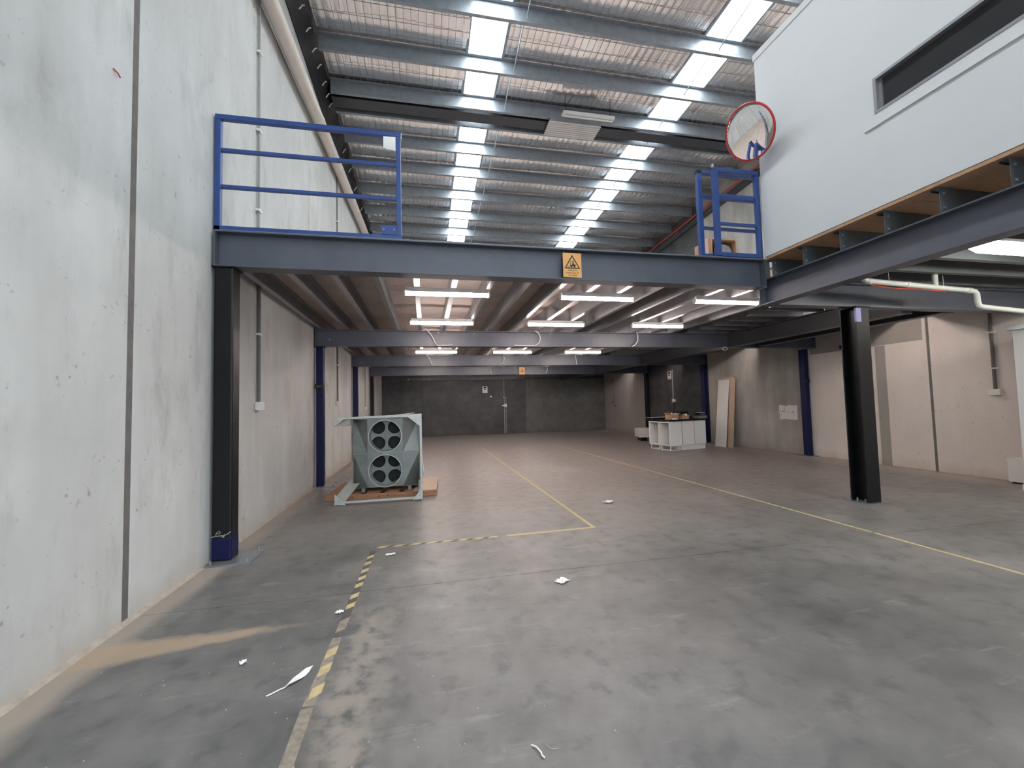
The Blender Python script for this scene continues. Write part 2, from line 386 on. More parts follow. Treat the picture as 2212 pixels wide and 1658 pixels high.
# bridging rods between purlins with bent hook ends
for bx in (2.06, 6.36):
    for i in range(len(purl_y)-1):
        y0, y1 = purl_y[i], purl_y[i+1]
        part('bridging_rod', MB().tube([(bx, y0+.02, roof_z(y0)+PD-.05), (bx, y1-.09, roof_z(y1)+.10), (bx, y1-.05, roof_z(y1)+.085), (bx+.01, y1-.03, roof_z(y1)+.05)], .013, 6), 'galv', ce)
# deep dark rafter across the hall
rf = thing('roof_rafter', 'deep dark steel rafter crossing the roof above the ribbed fixture', 'beam', (4, 10.3, 8.9))
part('rafter_section', MB().prism(ibeam(10.12, 10.46, roof_z(10.3)-.02, roof_z(10.3)+.28, .018, .012), 'x', XL+.215, XR-.03), 'steel_dk', rf)
for x in (XL+.20, XR-.05):
    part('end_plate', MB().box((x, 10.08, roof_z(10.3)-.05), (x+.015, 10.5, roof_z(10.3)+.29)), 'steel_dk', rf)
# black flashing along the head of the left wall, ragged lower plastic
fb = MB(); n = 110
ys = [YF+.02+(YB-YF-.05)*i/n for i in range(n+1)]; lo = []; hi = []; lo2 = []; hi2 = []
for y in ys:
    e = random.uniform(-.03, .03); zt = roof_z(y)+.24; zb = max(roof_z(y)-.48, 8.5)+.0*e
    lo.append((XL+.02, y, zb+.0)); hi.append((XL+.16+e, y, zt+e)); lo2.append((XL+.005, y, zb)); hi2.append((XL+.14+e, y, zt+e+.02))
vs = lo+hi+lo2+hi2; k = n+1
fb.add(vs, [(i, i+1, k+i+1, k+i) for i in range(n)]+[(2*k+i, 3*k+i, 3*k+i+1, 2*k+i+1) for i in range(n)]+[(i, 2*k+i, 2*k+i+1, i+1) for i in range(n)]+[(k+i, k+i+1, 3*k+i+1, 3*k+i) for i in range(n)])
fo = thing('eaves_flashing', 'ragged black flashing along the top of the left wall', 'flashing', (XL+.05, 9, 8.4))
part('strip', fb, 'flash', fo)
for y in (7.5, 7.9, 8.35, 8.8, 9.2, 9.65, 10.0, 10.3, 11.2, 12.0, 12.9, 13.9, 15.2):
    part('clip', MB().tube([(XL+.11, y, roof_z(y)-.16), (XL+.155, y+.03, roof_z(y)-.05), (XL+.17, y+.1, roof_z(y)+.02)], .012, 6), 'white_pl', fo)

# ---------------------------------------------------------------- mezzanine frame
def beam(label, axis, w, h, ab, mat='steel', bolts=()):
    c = (sum(ab)/2, sum(w)/2, h[0]) if axis == 'x' else (sum(w)/2, sum(ab)/2, h[0])
    t = thing('steel_beam', label, 'beam', c)
    part('i_section', MB().prism(ibeam(w[0], w[1], h[0], h[1]), axis, *ab), mat, t)
    for e in ab:
        d = .012 if e == ab[0] else -.012
        a, b = sorted((e, e+d))
        if axis == 'x': part('end_plate', MB().box((a, w[0]-.01, h[0]-.01), (b, w[1]+.01, h[1]-.0)), mat, t)
        else: part('end_plate', MB().box((w[0]-.01, a, h[0]-.01), (w[1]+.01, b, h[1])), mat, t)
    for p in bolts: part('bolt', MB().bolt(p[:3], p[3]), 'galv', t)
    return t
BZ0, BZ1 = 2.93, 3.28
beam('broad slate steel beam at the front edge of the mezzanine, forklift sign on it', 'x', (5.05, 5.25), (3.20, 3.605), (XL+.03, 4.82))
beam('second steel beam under the mezzanine, with loose cables hanging over it', 'x', (9.31, 9.49), (BZ0, BZ1), (XL+.03, XR-.02),
     bolts=[(-1.98, 9.39, 3.08, 1), (.3, 9.39, 3.25, 1), (1.1, 9.39, 3.25, 1), (2.9, 9.39, 3.25, 1)])
beam('third steel beam under the mezzanine, behind the second row hung with cables', 'x', (13.81, 13.99), (BZ0, BZ1), (XL+.03, XR-.02), bolts=[(-1.98, 13.89, 3.05, 1)])
beam('fourth and furthest steel beam under the mezzanine, carrying a small amber sign', 'x', (17.96, 18.14), (BZ0, BZ1), (XL+.03, XR-.02))
beam('steel girder running back under the mezzanine to the right of the tube lights', 'y', (7.59, 7.79), (2.925, 3.275), (5.28, 22.8), 'steel_dk')
beam('short dark trimmer beam above the right wall, behind the black column', 'y', (8.52, 8.70), (2.96, 3.275), (5.28, 9.28), 'steel_dk')
beam('slate steel beam under the white office, coming toward the viewer', 'y', (4.84, 5.04), (2.96, 3.325), (YF+.4, 5.20))
beam('slate steel beam resting on the black freestanding column', 'x', (5.09, 5.27), (2.96, 3.325), (5.06, XR-.02))

mz = thing('mezzanine_floor', 'mezzanine deck of brown particle board on galvanised joists', 'mezzanine', (3, 14, 3.28), kind='structure')
zero = wloc(mz)
bays = [(5.27, 9.40), (9.41, 13.89), (13.90, 18.04), (18.06, 22.95)]
jx = [-2.13+.508*k for k in range(17)]
for a, b in bays:
    j0 = part('joist', MB().prism(csec(.075, .25), 'y', a, b), 'galv_dk', mz); l0 = j0.location.copy()
    for i, x in enumerate(jx):
        if a > 6 and x > 5.6 and False: continue
        o = j0 if i == 0 else clone(j0, mz, l0)
        o.location = Vector((x-.0375-zero.x+.0375, l0.y, l0.z+3.282-0))
    for i, o in enumerate([c for c in mz.children if c.name.startswith('joist')]): pass
for y in [5.7+.5*k for k in range(35)]:
    if any(abs(y-b) < .12 for b in (9.4, 13.9, 18.05)): continue
    part('joist', MB().prism([(y+p[0], 3.282+p[1]) for p in csec(.075, .25)], 'x', 6.42, 7.70), 'galv_dk', mz)
    part('joist', MB().prism([(y+p[0], 3.282+p[1]) for p in csec(.075, .25)], 'x', 7.72, XR-.02), 'galv_dk', mz)
y = 5.26; k = 0
while y < YB-.1:
    y2 = min(y+.9, YB-.02); x = XL+.03-(1.8 if k % 2 else 0)
    while x < XR-.1:
        a, b = max(x, XL+.03), min(x+3.6, XR-.02)
        if b-a > .1: part('deck_board', MB().box((a+.002, y+.002, 3.535), (b-.002, y2-.002, 3.565)), 'board', mz)
        x += 3.6
    y += .9; k += 1
part('deck_edge_strip', MB().box((XL+.03, 5.06, 3.605), (4.82, 5.30, 3.612)), 'galv_dk', mz)

# ---------------------------------------------------------------- columns
def column(label, x, y, w, top, mat, plate=(.38, .38), off=(0, 0), bolts=True, bev=.018):
    t = thing('steel_column', label, 'column', (x, y, 0))
    part('post', MB().box((x-w/2, y-w/2, .012), (x+w/2, y+w/2, top)), mat, t, bevel=bev)
    cx, cy = x+off[0], y+off[1]; pw, pd = plate[0]/2, plate[1]/2
    bp_ = part('base_plate', MB().box((cx-pw, cy-pd, 0), (cx+pw, cy+pd, .018)), 'galv_dk', t)
    for sx in (-1, 1):
        for sy in (-1, 1):
            b = MB().tube([(cx+sx*(pw-.05), cy+sy*(pd-.05), .018), (cx+sx*(pw-.05), cy+sy*(pd-.05), .05)], .012, 6)
            if XL+.02 < cx+sx*(pw-.05) < XR-.02 and (abs(cx+sx*(pw-.05)-x) > w/2+.015 or abs(cy+sy*(pd-.05)-y) > w/2+.015): part('anchor_bolt', b, 'galv', t)
    part('cap_plate', MB().box((x-w/2-.02, y-w/2-.02, top-.012), (x+w/2+.02, y+w/2+.02, top)), mat, t)
    return t
c = column('black square column with chipped blue foot, against the pale left wall', -2.155, 5.15, .19, 3.199, 'black', (.44, .44), (.1, 0))
part('blue_foot', MB().box((-2.252, 5.053, .02), (-2.058, 5.247, .27)), 'col_blue', c, bevel=.018, label='blue painted foot')
mk = MB()
mk.tube([(-2.25, 5.05, .275), (-2.2, 5.048, .285), (-2.13, 5.048, .285), (-2.09, 5.047, .30), (-2.06, 5.047, .325)], .004, 5)
mk.tube([(-2.205, 5.048, .295), (-2.19, 5.047, .325), (-2.165, 5.047, .335), (-2.16, 5.047, .315), (-2.18, 5.047, .305)], .004, 5)
mk.tube([(-2.145, 5.048, .27), (-2.115, 5.048, .30), (-2.13, 5.048, .265)], .005, 5)
part('scratched_mark', mk, 'grime', c, label='pale scribble scratched into the black paint')
for i, (y, m, lb) in enumerate(((9.40, 'col_blue', 'navy column on the left wall beside the metal duct unit, black latch on it'),
                                (13.90, 'col_blue', 'navy column on the left wall, further back behind the metal duct unit'),
                                (18.05, 'black', 'furthest column on the left wall, painted black'))):
    t = column(lb, -2.165, y, .15, BZ0-.012, m, (.44, .40), (.10, 0))
    if i == 0:
        l = part('latch', MB().box((-2.245, y-.115, 2.03), (-2.11, y-.078, 2.13)), 'black', t, bevel=.006)
        part('latch_bar', MB().box((-2.22, y-.13, 2.06), (-2.13, y-.115, 2.10)), 'steel_dk', l)
for y, m, lb in ((9.62, 'col_blue', 'navy column on the right wall next to the torn paper'), (13.86, 'col_blue', 'navy column on the right wall behind the white cabinets'),
                 (18.02, 'black', 'black column on the far right wall beyond the cabinets')):
    t = column(lb, 10.24, y, .16, BZ0-.012, m, (.44, .42), (-.11, 0))
    if y < 10:
        part('latch', MB().box((10.18, y-.12, 2.0), (10.29, y-.08, 2.1)), 'black', t, bevel=.006)
# free-standing H column
t = thing('steel_column', 'black freestanding H-section column with lilac tape near its head', 'column', (6.5, 5.18, 0))
hp = ibeam(6.38, 6.62, 5.05, 5.31, .022, .014)
part('h_section', MB().prism(hp, 'z', .014, 2.948), 'black', t, bevel=.003)
part('base_plate', MB().box((6.30, 4.99, 0), (6.70, 5.37, .016)), 'galv_dk', t)
part('cap_plate', MB().box((6.36, 5.03, 2.946), (6.64, 5.33, 2.959)), 'black', t)
for dx, dy in ((-.085, -.06), (.085, -.06), (-.085, .06), (.085, .06)):
    part('anchor_bolt', MB().tube([(6.5+dx, 5.18+dy, .016), (6.5+dx, 5.18+dy, .06)], .013, 6), 'galv', t)
part('tape_band', MB().box((6.376, 5.046, 2.72), (6.3795, 5.074, 2.93)), 'lilac', t, label='strip of lilac tape')
part('tape_band', MB().box((6.376, 5.0465, 2.72), (6.47, 5.0495, 2.93)), 'lilac', t, label='strip of lilac tape')

# ---------------------------------------------------------------- tube lights under the deck
rows = [(5.96, 'front row under the mezzanine'), (8.06, 'second row under the mezzanine'), (10.35, 'unseen row added behind the second beam'), (12.42, 'row just before the third beam'), (14.45, 'unseen row added behind the third beam'), (16.28, 'row just before the furthest beam'), (20.3, 'unseen row added near the back wall')]  # the unseen rows are added to light the back of the hall
xs = [(-.27, 'left'), (2.02, 'middle'), (4.30, 'right')]
tl = None
for y, rn in rows:
    for x, cn in xs:
        lb = f'glowing tube light, {cn} of three in the {rn}'
        t = thing('tube_light', lb, 'light', (x+.6, y, 3.17), group='tube lights under the mezzanine')
        if tl is None:
            hs = part('housing', MB().prism([(-.03, .055), (.03, .055), (.03, .11), (-.03, .11)], 'x', -.58, .58), 'white_pl', t, local=True)
            df = part('diffuser', MB().tube([(-.6, 0, .03), (-.585, 0, .03), (.585, 0, .03), (.6, 0, .03)], [.018, .03, .03, .018], 12), 'tube', t, local=True)
            ends = [part('end_cap', MB().box((s*.6-.012, -.03, .0), (s*.6+.012, .03, .075)), 'white_pl', t, local=True, bevel=.004) for s in (-1, 1)]
            tl = [hs, df]+ends
        else:
            for p in tl: clone(p, t, p.location)
for y, lb in ((6.99, 'nearest the front'), (11.24, 'beyond the second beam'), (15.24, 'beyond the third beam'), (19.24, 'furthest back')):  # unseen lamps added to brighten the right wall and floor
    t = thing('tube_light', f'unseen tube light added between joists near the right wall, {lb}', 'light', (9.25, y, 3.39), group='tube lights added in the right bay')
    for p in tl: clone(p, t, p.location)
# cables drooping over the beams
for (pts, lb) in (
    ([(.0, 9.30, 3.31), (.06, 9.285, 3.27), (.13, 9.285, 3.19), (.19, 9.285, 3.08), (.22, 9.285, 3.0), (.27, 9.285, 2.945), (.6, 9.285, 2.955)], 'grey cable curving over the second mezzanine beam, left of three'),
    ([(2.50, 9.30, 3.30), (2.58, 9.285, 3.25), (2.63, 9.285, 3.14), (2.60, 9.285, 3.03), (2.50, 9.285, 2.945), (2.0, 9.285, 2.955)], 'grey cable curving over the second mezzanine beam, middle of three'),
    ([(5.06, 9.30, 3.30), (5.10, 9.285, 3.22), (5.09, 9.285, 3.08), (5.02, 9.285, 2.98), (4.94, 9.285, 2.945)], 'grey cable curving over the second mezzanine beam, right of three'),
    ([(.02, 13.80, 3.30), (.12, 13.785, 3.2), (.18, 13.785, 3.05), (.21, 13.785, 2.945)], 'thin grey cable over the third mezzanine beam, left of three'),
    ([(2.58, 13.80, 3.30), (2.62, 13.785, 3.18), (2.57, 13.785, 3.03), (2.45, 13.785, 2.945)], 'thin grey cable over the third mezzanine beam, middle of three'),
    ([(5.14, 13.80, 3.30), (5.17, 13.785, 3.15), (5.20, 13.785, 2.945)], 'thin grey cable over the third mezzanine beam, right of three'),
    ([(2.75, 17.95, 3.29), (2.78, 17.935, 3.15), (2.83, 17.935, 2.945)], 'thin grey cable over the furthest mezzanine beam, left of the sign'),
    ([(5.3, 17.95, 3.29), (5.38, 17.935, 3.15), (5.28, 17.935, 2.945)], 'thin grey cable over the furthest mezzanine beam, right of the sign')):
    tag(part('cable', MB().tube(pts, .014, 7), 'cable', None), lb, 'cable', 'cables over the mezzanine beams')
tag(part('cable', MB().tube([(7.42, 9.26, 2.90)]+[(7.5+.07*math.cos(a/6*math.pi), 9.26, 2.89+.04*math.sin(a/6*math.pi)) for a in range(5, -9, -1)], .012, 7), 'cable', None),
    'small coil of grey cable where the second beam meets the girder', 'cable', 'cables over the mezzanine beams')

# ---------------------------------------------------------------- front rail, left
def sq(a, b, w=.05, d=.05):   # square tube between two points along x or z
    a, b = Vector(a), Vector(b)
    if abs(a.x-b.x) > abs(a.z-b.z): return MB().box((min(a.x, b.x), a.y-d/2, a.z-w/2), (max(a.x, b.x), a.y+d/2, a.z+w/2))
    return MB().box((a.x-w/2, a.y-d/2, min(a.z, b.z)), (a.x+w/2, a.y+d/2, max(a.z, b.z)))
t = thing('safety_rail', 'blue steel safety rail on the left of the mezzanine edge', 'railing', (-1.25, 5.1, 3.612))
part('post', sq((-2.235, 5.1, 3.612), (-2.235, 5.1, 4.885), .06, .06), 'rail_blue', t, bevel=.004)
part('post', sq((-.285, 5.1, 3.66), (-.285, 5.1, 4.885), .055, .06), 'rail_blue', t, bevel=.004)
part('top_rail', sq((-2.265, 5.1, 4.912), (-.25, 5.1, 4.912), .055, .06), 'rail_blue', t, bevel=.004)
for z in (4.535, 4.115): part('mid_rail', sq((-2.205, 5.1, z), (-.312, 5.1, z), .04, .04), 'rail_blue', t, bevel=.003)
part('bottom_rail', sq((-2.265, 5.1, 3.637), (-.25, 5.1, 3.637), .05, .06), 'rail_blue', t, bevel=.004)
h = part('latch_plate', MB().box((-.49, 5.065, 3.664), (-.315, 5.085, 3.775)), 'rail_blue', t)
for x in (-.46, -.34): part('bolt', MB().bolt((x, 5.065, 3.72), 1, .01, .01), 'galv', h)
part('end_cap', MB().box((-.254, 5.075, 4.86), (-.246, 5.125, 4.93)), 'white_pl', t)
ps = MB(); gx = 5
vs = [(-.455+.142*i/gx, 5.066-.012*math.sin(j/4*2.2)-.008*(i/gx), 4.868-(.15+.028*i/gx)*j/4) for j in range(5) for i in range(gx+1)]
ps.add(vs+[(p[0], p[1]+.001, p[2]) for p in vs], [(j*6+i, j*6+i+1, (j+1)*6+i+1, (j+1)*6+i) for j in range(4) for i in range(5)]+[(30+j*6+i, 30+(j+1)*6+i, 30+(j+1)*6+i+1, 30+j*6+i+1) for j in range(4) for i in range(5)])
tag(part('notice_sheet', ps, 'paper', None), 'white notice sheet hanging in the corner of the blue rail', 'paper')

# ---------------------------------------------------------------- folded gates, right
t = thing('safety_gate', 'blue swing gate frame against the white office corner, nearest leaf', 'gate', (4.42, 5.1, 3.612))
part('post', sq((4.10, 5.1, 3.635), (4.10, 5.1, 4.90), .075, .06), 'rail_blue', t, bevel=.004)
part('post', sq((4.775, 5.1, 3.635), (4.775, 5.1, 4.86), .05, .05), 'rail_blue', t, bevel=.004)
part('top_rail', sq((4.10, 5.1, 4.885), (4.80, 5.1, 4.885), .06, .07), 'rail_blue', t, bevel=.004)
for z in (4.52, 4.105): part('mid_rail', sq((4.138, 5.1, z), (4.75, 5.1, z), .04, .04), 'rail_blue', t, bevel=.003)
part('bottom_rail', sq((4.138, 5.1, 3.655), (4.75, 5.1, 3.655), .06, .06), 'rail_blue', t, bevel=.004)
part('hinge', MB().tube([(4.05, 5.07, 4.90), (4.05, 5.07, 4.95)], .018, 8), 'galv', t)
t = thing('safety_gate', 'blue gate leaf folded behind the nearest leaf, its post further left', 'gate', (4.4, 5.3, 3.612))
part('post', sq((3.955, 5.26, 3.66), (3.955, 5.26, 4.92), .07, .06), 'rail_blue', t, bevel=.004)
part('post', sq((4.95, 5.26, 3.66), (4.95, 5.26, 4.92), .05, .05), 'rail_blue', t, bevel=.004)
part('top_rail', sq((3.99, 5.26, 4.93), (4.925, 5.26, 4.93), .05, .06), 'rail_blue', t, bevel=.004)
for z in (4.56, 4.10): part('mid_rail', sq((3.99, 5.26, z), (4.925, 5.26, z), .04, .04), 'rail_blue', t, bevel=.003)
part('bottom_rail', sq((3.99, 5.26, 3.69), (4.925, 5.26, 3.69), .05, .06), 'rail_blue', t, bevel=.004)
part('wheel_bracket', MB().box((3.90, 5.20, 3.615), (4.06, 5.25, 3.665)), 'black', t, bevel=.006)
part('end_cap', MB().box((3.915, 5.225, 4.905), (3.995, 5.295, 4.96)), 'black', t, bevel=.008)

# ---------------------------------------------------------------- convex mirror
ang = math.radians(187); tilt = math.radians(-27)
mt = thing('convex_mirror', 'round convex safety mirror with red rim at the white office corner', 'mirror', (4.54, 4.90, 5.36))
nrm = Vector((math.cos(ang)*math.cos(tilt), math.sin(ang)*math.cos(tilt), math.sin(tilt)))
Q = nrm.to_track_quat('Z', 'Y').to_matrix()
def lathe(prof, n=40):
    b = MB(); vs = []
    for r, z in prof:
        for j in range(n): vs.append(Q @ Vector((r*math.cos(2*math.pi*j/n), r*math.sin(2*math.pi*j/n), z))+Vector((4.54, 4.90, 5.36)))
    fs = [(i*n+j, i*n+(j+1) % n, (i+1)*n+(j+1) % n, (i+1)*n+j) for i in range(len(prof)-1) for j in range(n)]
    b.sm = True; return b.add(vs, fs)
part('mirror_face', lathe([(.36*math.sin(a/12*math.pi/2)+.0005, .06*math.cos(a/12*math.pi/2)-.0) for a in range(13)], 48), 'mirror', mt)
part('rim', lathe([(.355, -.01), (.372, -.01), (.376, .006), (.372, .018), (.36, .02), (.352, .01), (.355, -.01)], 48), 'red_rim', mt)
part('back_shell', lathe([(.37, -.005), (.33, -.05), (.2, -.09), (.001, -.10)], 32), 'grey_pl', mt)
a = Vector((4.54, 4.90, 5.36))-nrm*.09
part('bracket', MB().tube([a, a-nrm*.12, (4.828, 5.03, 5.30)], .018, 8), 'galv', mt)

# ---------------------------------------------------------------- white office on the mezzanine
ox, oy, oz0, oz1 = 4.83, 5.06, 3.635, 6.60
wy0, wy1, wz0, wz1 = -1.5, 3.48, 4.65, 5.05
of = thing('wall_office', 'white plain office pod walls overhanging on the right', 'wall', (7.5, 0, 3.6), kind='structure')
for a, b in (((ox, YF, oz0), (ox+.1, oy, wz0)), ((ox, YF, wz1), (ox+.1, oy, oz1)), ((ox, wy1, wz0), (ox+.1, oy, wz1)), ((ox, YF, wz0), (ox+.1, wy0, wz1))):
    part('wall_board', MB().box(a, b), 'white_wall', of)
part('rear_wall_board', MB().box((ox+.1, oy-.1, oz0), (XR-.01, oy, oz1)), 'white_wall', of)
part('roof_deck', MB().box((ox+.03, YF, oz1+.001), (XR-.01, oy-.02, oz1+.03)), 'board', of)
tag(part('trim_1', MB().box((ox-.012, YF, oz1-.02), (ox+.03, oy+.012, oz1+.075)), 'white_wall', None), 'white cornice trim along the top of the office pod', 'trim', kind='structure')
w1 = thing('window_1', 'long narrow dark tinted window in the white office wall', 'window', (ox, 1, wz0), kind='structure')
part('window_pane', MB().box((ox+.05, wy0+.03, wz0+.03), (ox+.056, wy1-.03, wz1-.03)), 'glass', w1)
for a, b in (((ox-.006, wy0, wz0), (ox+.07, wy1, wz0+.03)), ((ox-.006, wy0, wz1-.03), (ox+.07, wy1, wz1)), ((ox-.006, wy1-.03, wz0+.03), (ox+.07, wy1, wz1-.03)), ((ox-.006, wy0, wz0+.03), (ox+.07, wy0+.03, wz1-.03))):
    part('window_frame', MB().box(a, b), 'alum', w1)
part('window_frame', MB().box((ox+.03, wy1-.06, wz0+.03), (ox+.06, wy1-.03, wz1-.03)), 'alum', w1)
tag(part('trim_2', MB().box((ox-.018, wy0-.3, 4.512), (ox+.001, wy1+.11, 4.532)), 'white_wall', None), 'thin white ledge below the long office window', 'trim', kind='structure')
# floor under the office: board edge, joists running away from the edge beam
fo = thing('office_floor', 'office pod floor of particle board over dark steel joists', 'floor', (7.5, 1, 3.33), kind='structure')
y = oy-.005
while y > YF+.3:
    y2 = max(y-1.8, YF+.02)
    part('floor_board', MB().box((ox+.005, y2+.002, 3.595), (XR-.02, y-.001, 3.632)), 'board_edge', fo); y -= 1.8
zero = wloc(fo); j0 = None
for i in range(20):
    y = 4.985-.497*i
    if y < YF+.5: break
    if j0 is None:
        j0 = part('joist', MB().prism([(y+p[0], 3.328+p[1]) for p in csec(.075, .262)], 'x', ox+.045, XR-.03), 'steel_mid', fo); jl = j0.location.copy()
        o = j0; y00 = y
    else: o = clone(j0, fo, jl+Vector((0, y-y00, 0)))
    for z in (3.39, 3.53):
        b = part('bolt', MB().bolt((ox+.09, y, z), 1, .013, .012), 'galv', o)
part('end_cleat', MB().box((4.822, 5.055, 3.33), (4.90, 5.25, 3.594)), 'steel_mid', fo)
# PVC waste pipe, red cable and batten light below
t = thing('waste_pipe', 'white PVC waste pipe stepping down below the office joists', 'pipe', (7.5, 4.62, 2.85))
part('pipe_run', MB().tube([(5.99, 4.62, 3.30), (5.985, 4.62, 3.25), (6.02, 4.62, 3.215), (6.07, 4.62, 3.20), (7.98, 4.62, 3.125), (8.05, 4.62, 3.115), (8.085, 4.62, 3.07), (8.09, 4.62, 2.96), (8.11, 4.62, 2.905), (8.17, 4.62, 2.885), (9.3, 4.62, 2.82)], .038, 12), 'pvc', t)
part('branch', MB().tube([(7.30, 4.62, 3.15), (7.30, 4.62, 3.34)], .034, 12), 'pvc', t)
for x in (6.07, 6.75, 7.9): part('socket', MB().tube([(x, 4.62, 3.20-.0393*(x-6.07)), (x+.06, 4.62, 3.20-.0393*(x+.06-6.07))], .044, 12), 'pvc', t)
for x in (6.45, 7.45): part('hanger', MB().tube([(x, 4.62, 3.21-.0393*(x-6.07)), (x, 4.62, 3.33)], .006, 6), 'galv', t)
part('strapped_cable', MB().tube([(6.1, 4.62, 3.158), (6.2, 4.63, 3.14), (6.6, 4.63, 3.115), (7.0, 4.63, 3.12), (7.5, 4.62, 3.10)], .009, 6), 'red', t, label='thin red cable slung below the pipe')
for bx, by, lb in ((6.86, 3.49, 'wide glowing batten light under the office floor, at the right edge'),
                   (6.86, .51, 'unseen batten light added under the office floor, beside the viewer'),  # this and the next two are unseen lamps added to brighten the right side
                   (8.95, 3.49, 'unseen batten light added under the office floor, nearer the right wall'),
                   (8.95, .51, 'unseen batten light added under the office floor, behind the tall cupboard')):
    t = thing('batten_light', lb, 'light', (bx, by, 3.225), group='batten lights under the office')
    part('base_tray', MB().box((bx-.64, by-.12, 3.295), (bx+.64, by+.12, 3.327)), 'white_pl', t)
    part('diffuser', MB().hexa([(bx-.56, by-.08, 3.225), (bx+.56, by-.08, 3.225), (bx+.56, by+.08, 3.225), (bx-.56, by+.08, 3.225)], [(bx-.64, by-.12, 3.295), (bx+.64, by-.12, 3.295), (bx+.64, by+.12, 3.295), (bx-.64, by+.12, 3.295)]), 'tube2', t)

# ---------------------------------------------------------------- signs
def text_mb(s, size, x, y, z):   # centred on x, standing in the xz plane, facing -y
    cu = bpy.data.curves.new('txt', 'FONT'); cu.body = s; cu.size = size; cu.align_x = 'CENTER'; cu.extrude = .0008; cu.resolution_u = 2
    ob = bpy.data.objects.new('txt', cu); C.objects.link(ob); bpy.context.view_layer.update()
    dg = bpy.context.evaluated_depsgraph_get(); me = ob.evaluated_get(dg).to_mesh()
    b = MB(); b.add([(v.co.x+x, y-v.co.z, v.co.y+z) for v in me.vertices], [tuple(p.vertices) for p in me.polygons])
    ob.evaluated_get(dg).to_mesh_clear(); bpy.data.objects.remove(ob); bpy.data.curves.remove(cu); return b
def disc(b, cx, cz, r, y, n=12, d=.0015): b.prism([(cx+r*math.cos(2*math.pi*i/n), cz+r*math.sin(2*math.pi*i/n)) for i in range(n)], 'y', y-d, y); return b
def poly(b, pts, y, d=.0015): b.prism(pts, 'y', y-d, y); return b
def fork_sign(label, x0, x1, z0, z1, y):
    t = thing('warning_sign', label, 'sign', ((x0+x1)/2, y, z0)); w, h = x1-x0, z1-z0; yf = y-.004
    part('board', MB().box((x0, yf, z0), (x1, y, z1)), 'sign', t)
    px = lambda u: x0+w*u; pz = lambda v: z0+h*v
    b = MB()   # triangle outline
    o = [(px(.5), pz(.93)), (px(.07), pz(.36)), (px(.93), pz(.36))]; i_ = [(px(.5), pz(.84)), (px(.165), pz(.40)), (px(.835), pz(.40))]
    for k in range(3):
        j = (k+1) % 3; poly(b, [o[k], o[j], i_[j], i_[k]], yf)
    part('triangle', b, 'ink', t)
    g = MB()   # forklift and driver
    poly(g, [(px(.375), pz(.445)), (px(.405), pz(.445)), (px(.435), pz(.68)), (px(.41), pz(.68))], yf)
    poly(g, [(px(.27), pz(.425)), (px(.37), pz(.425)), (px(.385), pz(.445)), (px(.30), pz(.44)), (px(.28), pz(.455))], yf)
    poly(g, [(px(.40), pz(.455)), (px(.67), pz(.455)), (px(.69), pz(.53)), (px(.60), pz(.535)), (px(.545), pz(.50)), (px(.41), pz(.50))], yf)
    poly(g, [(px(.47), pz(.52)), (px(.55), pz(.49)), (px(.60), pz(.53)), (px(.575), pz(.62)), (px(.53), pz(.62)), (px(.50), pz(.56))], yf)
    disc(g, px(.545), pz(.655), .045*w, yf); disc(g, px(.45), pz(.445), .045*w, yf); disc(g, px(.62), pz(.445), .05*w, yf)
    part('forklift_pictogram', g, 'ink', t)
    for s, v in (('FORKLIFTS', .255), ('OPERATING IN', .155), ('THIS AREA', .055)):
        part('lettering', text_mb(s, h*.082, (x0+x1)/2, yf-.0005, pz(v)), 'ink', t)
    return t
fork_sign('amber forklift warning sign on the broad front mezzanine beam', 1.76, 2.01, 3.225, 3.545, 5.049)
fork_sign('small amber forklift warning sign on the furthest mezzanine beam', 4.07, 4.32, 2.92, 3.24, 17.958)
def notice(label, cx, cz, w, h, base, axis):
    """white plate with a black round pictogram and rows of small print; axis 'y' faces -y, 'x' faces -x"""
    t = thing('safety_notice', label, 'sign', base)
    def put(b, mat, nm):
        if axis == 'x': b.v = [Vector((base[0]+(p.y), base[1]-p.x, p.z)) for p in b.v]
        else: b.v = [Vector((base[0]+p.x, base[1]+p.y, p.z)) for p in b.v]
        part(nm, b, mat, t)
    put(MB().box((-w/2, -.006, cz-h/2), (w/2, -.001, cz+h/2)), 'paper', 'plate')
    zc = cz+h*.14; r = w*.36; n = 14
    g = MB(); poly(g, [(r*math.cos(math.pi*i/n), zc+.02+r*math.sin(math.pi*i/n)) for i in range(n+1)], -.006)
    put(g, 'ink', 'pictogram_cap')
    g = MB(); poly(g, [(-r*.75, zc-.012), (r*.75, zc-.012), (r*.55, zc-.07), (-r*.55, zc-.07)], -.006); put(g, 'ink', 'pictogram_base')
    for k in range(3):
        z = cz-h*.30-k*h*.06; put(MB().box((-w*.36, -.0075, z-h*.014), (w*.36, -.006, z+h*.014)), 'ink_soft', 'print_line')
    return t
notice('white notice with black pictogram on the dark back wall', 0, 2.47, .28, .36, (3.23, YB, 0), 'y')
notice('white notice with black pictogram on the dark part of the right wall', 0, 2.70, .26, .34, (XR, 16.27, 0), 'x')

